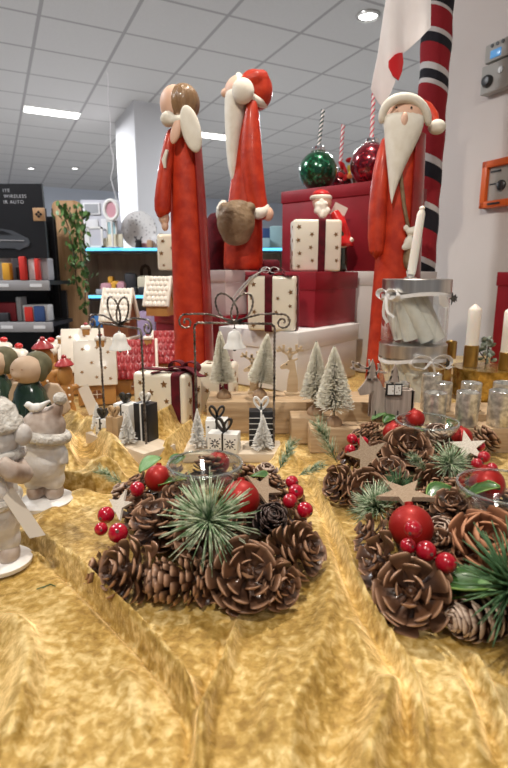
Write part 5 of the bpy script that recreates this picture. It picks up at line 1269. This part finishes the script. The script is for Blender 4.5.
lz=lambda v:atY(20,v,2.6).z-pb
car=[(-40,247),(-40,236),(-28,234),(-20,229),(0,228.5),(10,230),(18,234),(26,238),(28,242),(26,246),(20,248),(16,250),(11,248),(-18,248),(-24,250),(-29,248)]
G().prism([(lx(a),lz(b)) for a,b in car],.002,TR((0,-.002,0),(PI/2,0,0))).build('printed_car','poster_grey',po)
G().prism([(lx(-16),lz(233.5)),(lx(-10),lz(230.5)),(lx(2),lz(230.5)),(lx(10),lz(234))],.002,TR((0,-.004,0),(PI/2,0,0))).build('printed_window','blk',po)
G().prism([(lx(-30),lz(239)),(lx(22),lz(240)),(lx(22),lz(240.8)),(lx(-30),lz(240))],.002,TR((0,-.004,0),(PI/2,0,0))).build('printed_highlight','shelf_grey',po)
for txt,u,v in (('ITE',12,190),('WIRELESS',28,195.8),('IR AUTO',25,201.6)):
    text_mesh(txt,.022,'lettering','poster_white',po,TR((lx(u),-.0006,lz(v)),(PI/2,0,0)),align='RIGHT')
# little wooden emblem sign
q=atY(37.5,214,2.55); t=thing('emblem_sign','small square wooden sign with a black crossed emblem, fixed beside the poster','sign',(q.x,2.57,q.z))
G().box((0,0,0),(.056,.012,.060),bev=.002).build('sign_board','oak',t)
g=G(); 
for a,b in ((0,.010),(0,-.010),(.010,0),(-.010,0)): g.box((a,-.0075,b),(.011,.002,.011),rot=(0,R(45),0))
g.build('emblem','blk',t)
G().box((0,.02,0),(.01,.04,.01)).build('bracket','blk',t)
# peg grid strip at the side
t=thing('hook_grid','narrow black grid of hooks with small white goods beside the rack','display grid',(atY(53,300,2.93).x,2.93,FLOOR))
H=atY(51,204,2.75).z-FLOOR; g=G()
for x in (-.035,0,.035): g.box((x,0,H/2),(.006,.006,H))
for k in range(int(H/.05)): g.box((0,.004,.03+k*.05),(.08,.004,.004))
g.build('grid','blk',t)
G().box((0,.02,H/2-.02),(.085,.008,H-.04)).build('back_board','blk',t)
for k in range(26):
    z=H-.015-k*.03; g=G(); g.box((rnd.uniform(-.03,.0),-.02,z),(rnd.uniform(.010,.022),.02,.012),bev=.002); g.build('hanging_item','white_paint' if k<4 or rnd.random()<.3 else 'twig',t)
# goods on the black rack
Yr=2.66
def on(u0,u1,vt,z,name,label,cat,m,Y=Yr,d=.08,bev=.006,group=None,rot=0):
    a=atY(u0,300,Y).x; b=atY(u1,300,Y).x
    a=atY(u0,(vt+10),Y).x; b=atY(u1,(vt+10),Y).x; h=max(.01,atY((u0+u1)/2,vt,Y).z-z); g=G(); w=b-a; g.box((0,0,h/2),(w,d,h),bev=min(bev,w/4,h/4)); return tag(g.build(name,m),label,cat,group,loc=((a+b)/2,Y+d/2,z+.0005),rot=rot)
on(-14,12,256,s1,'blister_pack','clear pale packet at the left end of the upper rack shelf','packet','tint' and PAL['silver'])
on(2,10,263,s1,'orange_box','small orange and brown box before the packet on the upper rack shelf','box',PAL['yellow'],Y=Yr-.05,d=.04)
for k,(u0,u1) in enumerate(((18.5,25),(34,39))):
    on(u0,u1,256.5-k*-2,s1,'red_strap','bright red strap hanging over dark goods, %s of the two on the upper rack shelf'%('left','right')[k],'strap',PAL['scarlet'],Y=Yr-.06,d=.03)
on(16,40,267,s1,'dark_case','dark zipped case under the red straps on the upper rack shelf','case',PAL['charcoal'])
on(28,36,259,s1,'white_card','white card between the red straps','card',PAL['white'],Y=Yr-.03,d=.02)
on(39,48,258,s1,'grey_packet','pale grey packet at the right end of the upper rack shelf','packet',PAL['silver'])
on(30,44,252,s1,'grey_packet','translucent packet standing behind the red straps','packet',PAL['grey'],Y=Yr+.10)
on(-8,16,303,s2,'maroon_packet','maroon packet with a dark label on the lower rack shelf','packet',PAL['maroon'])
on(-2,9,313,s2,'dark_case','dark label case in front of the maroon packet','case',PAL['charcoal'],Y=Yr-.04,d=.03)
on(16,21,297,s2,'grey_packet','translucent bag standing right of the maroon packet','packet',PAL['grey'])
t=on(23,48,305,s2,'picture_carton','white carton with orange and dark pictures on the lower rack shelf','box',PAL['white'])
on(24.5,33,307,s2,'orange_picture','orange and red picture card stuck before the white carton','card',PAL['scarlet'],Y=Yr-.035,d=.01)
on(34,45,306,s2,'dark_picture','dark picture card leaning on the white carton','card',PAL['navy'],Y=Yr-.035,d=.01)
# upright oak board with the vine
Y=3.03; a=atY(62,320,Y).x; b=atY(89,320,Y).x; zt=atY(66,201,Y).z
t=thing('oak_end_panel','upright oak board with rounded top corners beside the blue-lit shelves','wooden panel',((a+b)/2,Y,FLOOR))
w=(b-a); H=zt-FLOOR; r=.035
o=[(-w/2,0),(w/2,0)]+[(w/2-r+r*math.cos(q*PI/12),H-r+r*math.sin(q*PI/12)) for q in range(7)]+[(-w/2+r-r*math.sin(q*PI/12),H-r+r*math.cos(q*PI/12)) for q in range(7)]
G().prism(o,.04,TR(rot=(PI/2,0,0))).build('board','oak',t)
t=thing('trailing_vine','green trailing vine hanging down over the oak board','plant',atY(80,205,2.93))
bb=t.location.copy(); g=G(); sg_=G()
paths=[[(58,206),(63,214),(68,226),(72,245),(75,262),(76,280),(79,296)],[(82,205),(82,222),(84,240),(86,262),(86,280),(85,300),(84,312)],[(64,204),(72,216),(78,232),(80,250),(82,268),(88,284)],[(76,206),(79,230),(74,250),(71,268)]]
for P in paths:
    W_=[atY(u,v,2.93-.02*math.sin(i))-bb for i,(u,v) in enumerate(P)]; sg_.tube(W_,.003,6)
    for i in range(len(W_)-1):
        for k in range(11):
            p=W_[i].lerp(W_[i+1],rnd.random()); p=p+Vector((rnd.gauss(0,.02),rnd.uniform(-.03,.015),rnd.gauss(0,.012)))
            X=Matrix.Translation(p)@rotM((rnd.uniform(-.9,.9)+PI/2,rnd.uniform(-.6,.6),rnd.uniform(0,6.3))); s=rnd.uniform(.014,.023)
            g.prism([(0,s),(s*.55,s*.2),(s*.3,-s*.7),(0,-s),(-s*.3,-s*.7),(-s*.55,s*.2)],.001,X)
sg_.build('stem','twig',t); g.build('foliage','ivy',t)
# blue-lit shelf unit
Y=3.6; x0=atY(80,275,Y).x; x1=atY(285,275,Y).x; zu=atY(120,247.5,Y).z; zl=atY(120,295,Y).z; W=x1-x0
t=thing('blue_lit_shelf','long wooden shelf unit with glowing blue shelf edges across the background','shelf unit',((x0+x1)/2,Y+.2,FLOOR))
G().box((0,.19,(zu-FLOOR)/2),(W,.02,zu-FLOOR)).build('back_panel','oak_grey',t)
for z in (zu,zl,zl-.34,zl-.68):
    sh=G().box((0,0,z-.016-FLOOR),(W,.38,.028)).build('shelf','oak_grey',t)
    G().box((0,-.195,z-.012-FLOOR),(W,.010,.018)).build('led_strip','blue_led',sh)
    G().box((0,-.195,z-.028-FLOOR),(W,.010,.014)).build('shelf_edge','blk',sh)
for s in (-1,1): G().box((s*W/2,0,(zu-FLOOR)/2),(.03,.38,zu-FLOOR)).build('side_panel','oak_grey',t)
def ob(*a,**k): return on(*a,**k)
# upper shelf goods
def frame(u0,u1,v0,v1,label,mf,mp,Y=3.62,z=None,tilt=0):
    a=atY(u0,(v0+v1)/2,Y).x; b=atY(u1,(v0+v1)/2,Y).x; h=atY(u0,v0,Y).z-(zu if z is None else z); w=b-a
    t=thing('framed_picture',label,'picture frame',((a+b)/2,Y,(zu if z is None else z)+.001),0,'picture frames on the upper blue-lit shelf'); f=min(w,h)*.12
    g=G(); g.box((0,0,f/2),(w,.015,f)); g.box((0,0,h-f/2),(w,.015,f))
    for s in (-1,1): g.box((s*(w/2-f/2),0,h/2),(f,.015,h))
    g.build('frame',mf,t); G().box((0,.002,h/2),(w-f,.008,h-f)).build('picture',mp,t); return t
t=thing('collage_board','tall white collage frame board holding several small pictures, behind the frames','picture frame',(atY(101,220,3.72).x,3.72,zu+.001))
a=atY(82,220,3.72); b=atY(120,200,3.72); w=b.x-a.x; h=b.z-zu
G().box((0,.01,h/2),(w,.012,h)).build('board','tint' and PAL['silver'],t)
for cx,cz,ww,hh,m in ((-.22,.82,.42,.24,'grey'),(-.26,.5,.36,.2,'white'),(-.24,.2,.4,.28,'white'),(.2,.5,.4,.22,'white')):
    G().box((cx*w,0,cz*h),(ww*w,.012,hh*h)).build('frame',PAL['white'],t); G().box((cx*w,-.006,cz*h),(ww*w*.8,.006,hh*h*.75)).build('picture',PAL[m],t)
q=atY(111,210,3.60)
t=thing('oval_picture','white oval picture frame standing on a stem above the smaller frames','picture frame',(q.x,3.60,zu+.001)); hz=q.z-zu
g=G(); g.tube([(.045*math.cos(a*PI/16),0,hz+.062*math.sin(a*PI/16)) for a in range(32)],.012,8,closed=True); g.tube([(0,.0,.0),(0,0,hz-.06)],.008,8); g.box((0,0,.004),(.07,.05,.008)); g.build('frame','white_paint',t)
g=G(); g.lathe([(.04,0),(.04,.004)],X=TR((0,.004,hz),(PI/2,0,0),(1,1.4,1)),seg=24); g.build('picture',PAL['rose'],t)
frame(88,103,227,248,'white frame with a pale picture at the left of the upper blue-lit shelf','white_paint',PAL['silver'])
frame(107,117,221,248,'white frame with a teal picture beside the round lattice plate','white_paint',PAL['teal'],Y=3.66)
on(108,123,234,zu,'ivory_card','ivory card standing before the teal picture frame','card',PAL['ivory'],Y=3.63,d=.02)
on(103,108,238,zu,'ivory_box','slim tan box between the frames on the upper blue-lit shelf','box',PAL['ivory'],Y=3.64,d=.03)
c=atY(138.5,231,3.74); rr=.123; t=thing('lattice_plate','round white lattice plate standing on the upper blue-lit shelf','plate',(c.x,3.76,c.z))
t.location.z=zu+rr+.006
mL=bpy.data.materials.new('pierced_lattice'); mL.use_nodes=True; nt=mL.node_tree; N=nt.nodes; vo=N.new('ShaderNodeTexVoronoi'); vo.feature='DISTANCE_TO_EDGE'; vo.inputs['Scale'].default_value=42; tc=N.new('ShaderNodeTexCoord'); nt.links.new(tc.outputs['Object'],vo.inputs['Vector']); rp=N.new('ShaderNodeValToRGB'); rp.color_ramp.elements[0].position=.26; rp.color_ramp.elements[0].color=(.7,.69,.68,1); rp.color_ramp.elements[1].position=.42; rp.color_ramp.elements[1].color=(.22,.21,.22,1); nt.links.new(vo.outputs[0],rp.inputs[0]); nt.links.new(rp.outputs[0],N['Principled BSDF'].inputs['Base Color'])
G().lathe([(0,0),(rr,.004),(rr+.004,.010),(rr,.014),(0,.010)],X=TR(rot=(PI/2,0,0)),seg=48).build('plate_disc',mL,t)
G().box((0,.01,-rr-.002),(.08,.06,.006)).build('plate_stand','white_paint',t)
g=G(); p=atY(138.5,241,3.66)
g.lathe([(.022,0),(.024,.01),(.02,.03),(.026,.045),(.012,.055)],seg=14); 
for s in (-1,1): g.tube([(s*.012,0,.05),(s*.02,0,.068),(s*.028,0,.072)],.005,6)
tag(g.build('black_ornament','black_paint'),'small black ornament before the round lattice plate','ornament',loc=(p.x,3.66,zu+.001))
for k,(u0,u1,v,m,l) in enumerate(((147,152,240,'tan','tan box right of the lattice plate'),(152,158,236,'white','white vase-like box right of the lattice plate'),(158,163,243,'tan','low tan box at the angel figure sleeve'),(141,147,243,'rose','low rose box at the foot of the lattice plate'),(258,270,238,'teal','pale teal patterned box right of the middle figure'),(270,283,226,'teal','taller pale teal patterned box at the end of the upper blue-lit shelf'),(262,272,228,'navy','dark box behind the teal boxes'))):
    on(u0,u1,v,zu,'shelf_box',l,'box',PAL[m],Y=3.63+.06*(k%2)+(.1 if k==6 else 0),d=.06)
# lower shelf goods
L2=[(96,104,289,'grey','round grey dish at the left of the lower blue-lit shelf'),(100,112,283,'rose','rose striped stack on the lower blue-lit shelf'),(108,113,276.5,'yellow','stacked yellow boxes, left one'),(111,119,281,'yellow','yellow boxes in front on the lower blue-lit shelf'),(113,125,281.5,'rose','pink packs beside the yellow boxes'),(124,136,273,'charcoal','black ribbed vase on the lower blue-lit shelf'),(137,153,276,'ivory','kraft carton under the arched figure'),(126,137,287,'charcoal','dark patterned box before the black vase'),(138,149,287,'charcoal','dark patterned box before the kraft carton'),(113,125,291,'white','white crumpled napkin pack'),(155,163,279,'silver','silver pack at the right of the lower blue-lit shelf'),(150,160,290,'silver','translucent pack at the right of the lower blue-lit shelf')]
for k,(u0,u1,v,m,l) in enumerate(L2):
    on(u0,u1,v,zl,'shelf_goods',l,'box',PAL[m],Y=3.63 if v>280 else 3.72,d=.06,bev=.02)
p=atY(144.5,276,3.80); g=G(); z0=atY(144,276,3.6).z
g.tube([(-.03,0,0),(-.03,0,.04),(-.02,0,.065),(0,0,.075),(.02,0,.065),(.03,0,.04),(.03,0,0)],.012,8); g.box((0,0,-.006),(.1,.05,.012)); g.box((0,.0,-(z0-zl)/2-.006),(.06,.04,z0-zl-.014))
tag(g.build('arched_ornament','twig'),'dark arched ornament standing behind the kraft carton','ornament',loc=(p.x,3.84,z0))
# bags and cushion on the lowest shelf
z3=zl-.34
for u0,u1,v,m,l in ((88,94,316,'navy','navy bag on the lowest visible shelf'),(94,102,315,'blue','blue bag on the lowest visible shelf'),(136,156,311,'lilac','lilac cushion on the lowest visible shelf')):
    on(u0,u1,v,z3,'soft_bag',l,'bag',PAL[m],Y=3.63,d=.14,bev=.04)
# dark bin bag by the oak board
g=G(); g.ball((0,0,.42),(.16,.13,.42)); g.ball((.10,0,.36),(.12,.12,.36)); p=atY(90,325,3.15); tag(g.build('dark_bag',mat('dark_green_plastic',(.03,.045,.04),.4),remesh=.02,smooth=2),'dark green plastic bag slumped below the oak board','bag',loc=(p.x,3.25,FLOOR+.03))
# low cabinet filling behind the houses
# ---------------------------------------------------------------- light
w=bpy.data.worlds.new('world'); S.world=w; w.use_nodes=True; bg=w.node_tree.nodes['Background']; bg.inputs[0].default_value=(.95,.95,1,1); bg.inputs[1].default_value=AMB if 'AMB' in globals() else .21
def lamp(name,kind,loc,target,e,col,size=.1,spot=None,sy=None):
    l=bpy.data.lights.new(name,kind); l.energy=e; l.color=col
    if kind=='AREA': l.size=size; 
    else: l.shadow_soft_size=size
    if spot: l.spot_size=R(spot[0]); l.spot_blend=spot[1]
    o=lk(bpy.data.objects.new(name,l)); o.location=loc; o.rotation_euler=(Vector(target)-Vector(loc)).to_track_quat('-Z','Y').to_euler(); return o
lamp('ceiling_spot_lamp','SPOT',(.35,1.55,2.08),(0,.75,0),125,(1,.92,.80),.035,(80,.6))
lamp('ceiling_spot_lamp','SPOT',(-.55,-.25,2.08),(0,.9,.1),120,(1,.92,.8),.03,(85,.6))
lamp('ceiling_panel_lamp','AREA',(.5,-1.2,2.08),(.1,1.4,.2),26,(1,.95,.9),.6)
lamp('ceiling_panel_lamp','AREA',(-2.0,2.2,2.08),(-1.4,3.4,0),95,(.95,.97,1),.6)
lamp('ceiling_panel_lamp','AREA',(-2.6,6.6,2.05),(-2.6,6.6,0),170,(.93,.96,1),.8)
lamp('ceiling_panel_lamp','AREA',(1.0,6.0,2.05),(1.0,6.0,0),170,(.9,.95,1),.8)
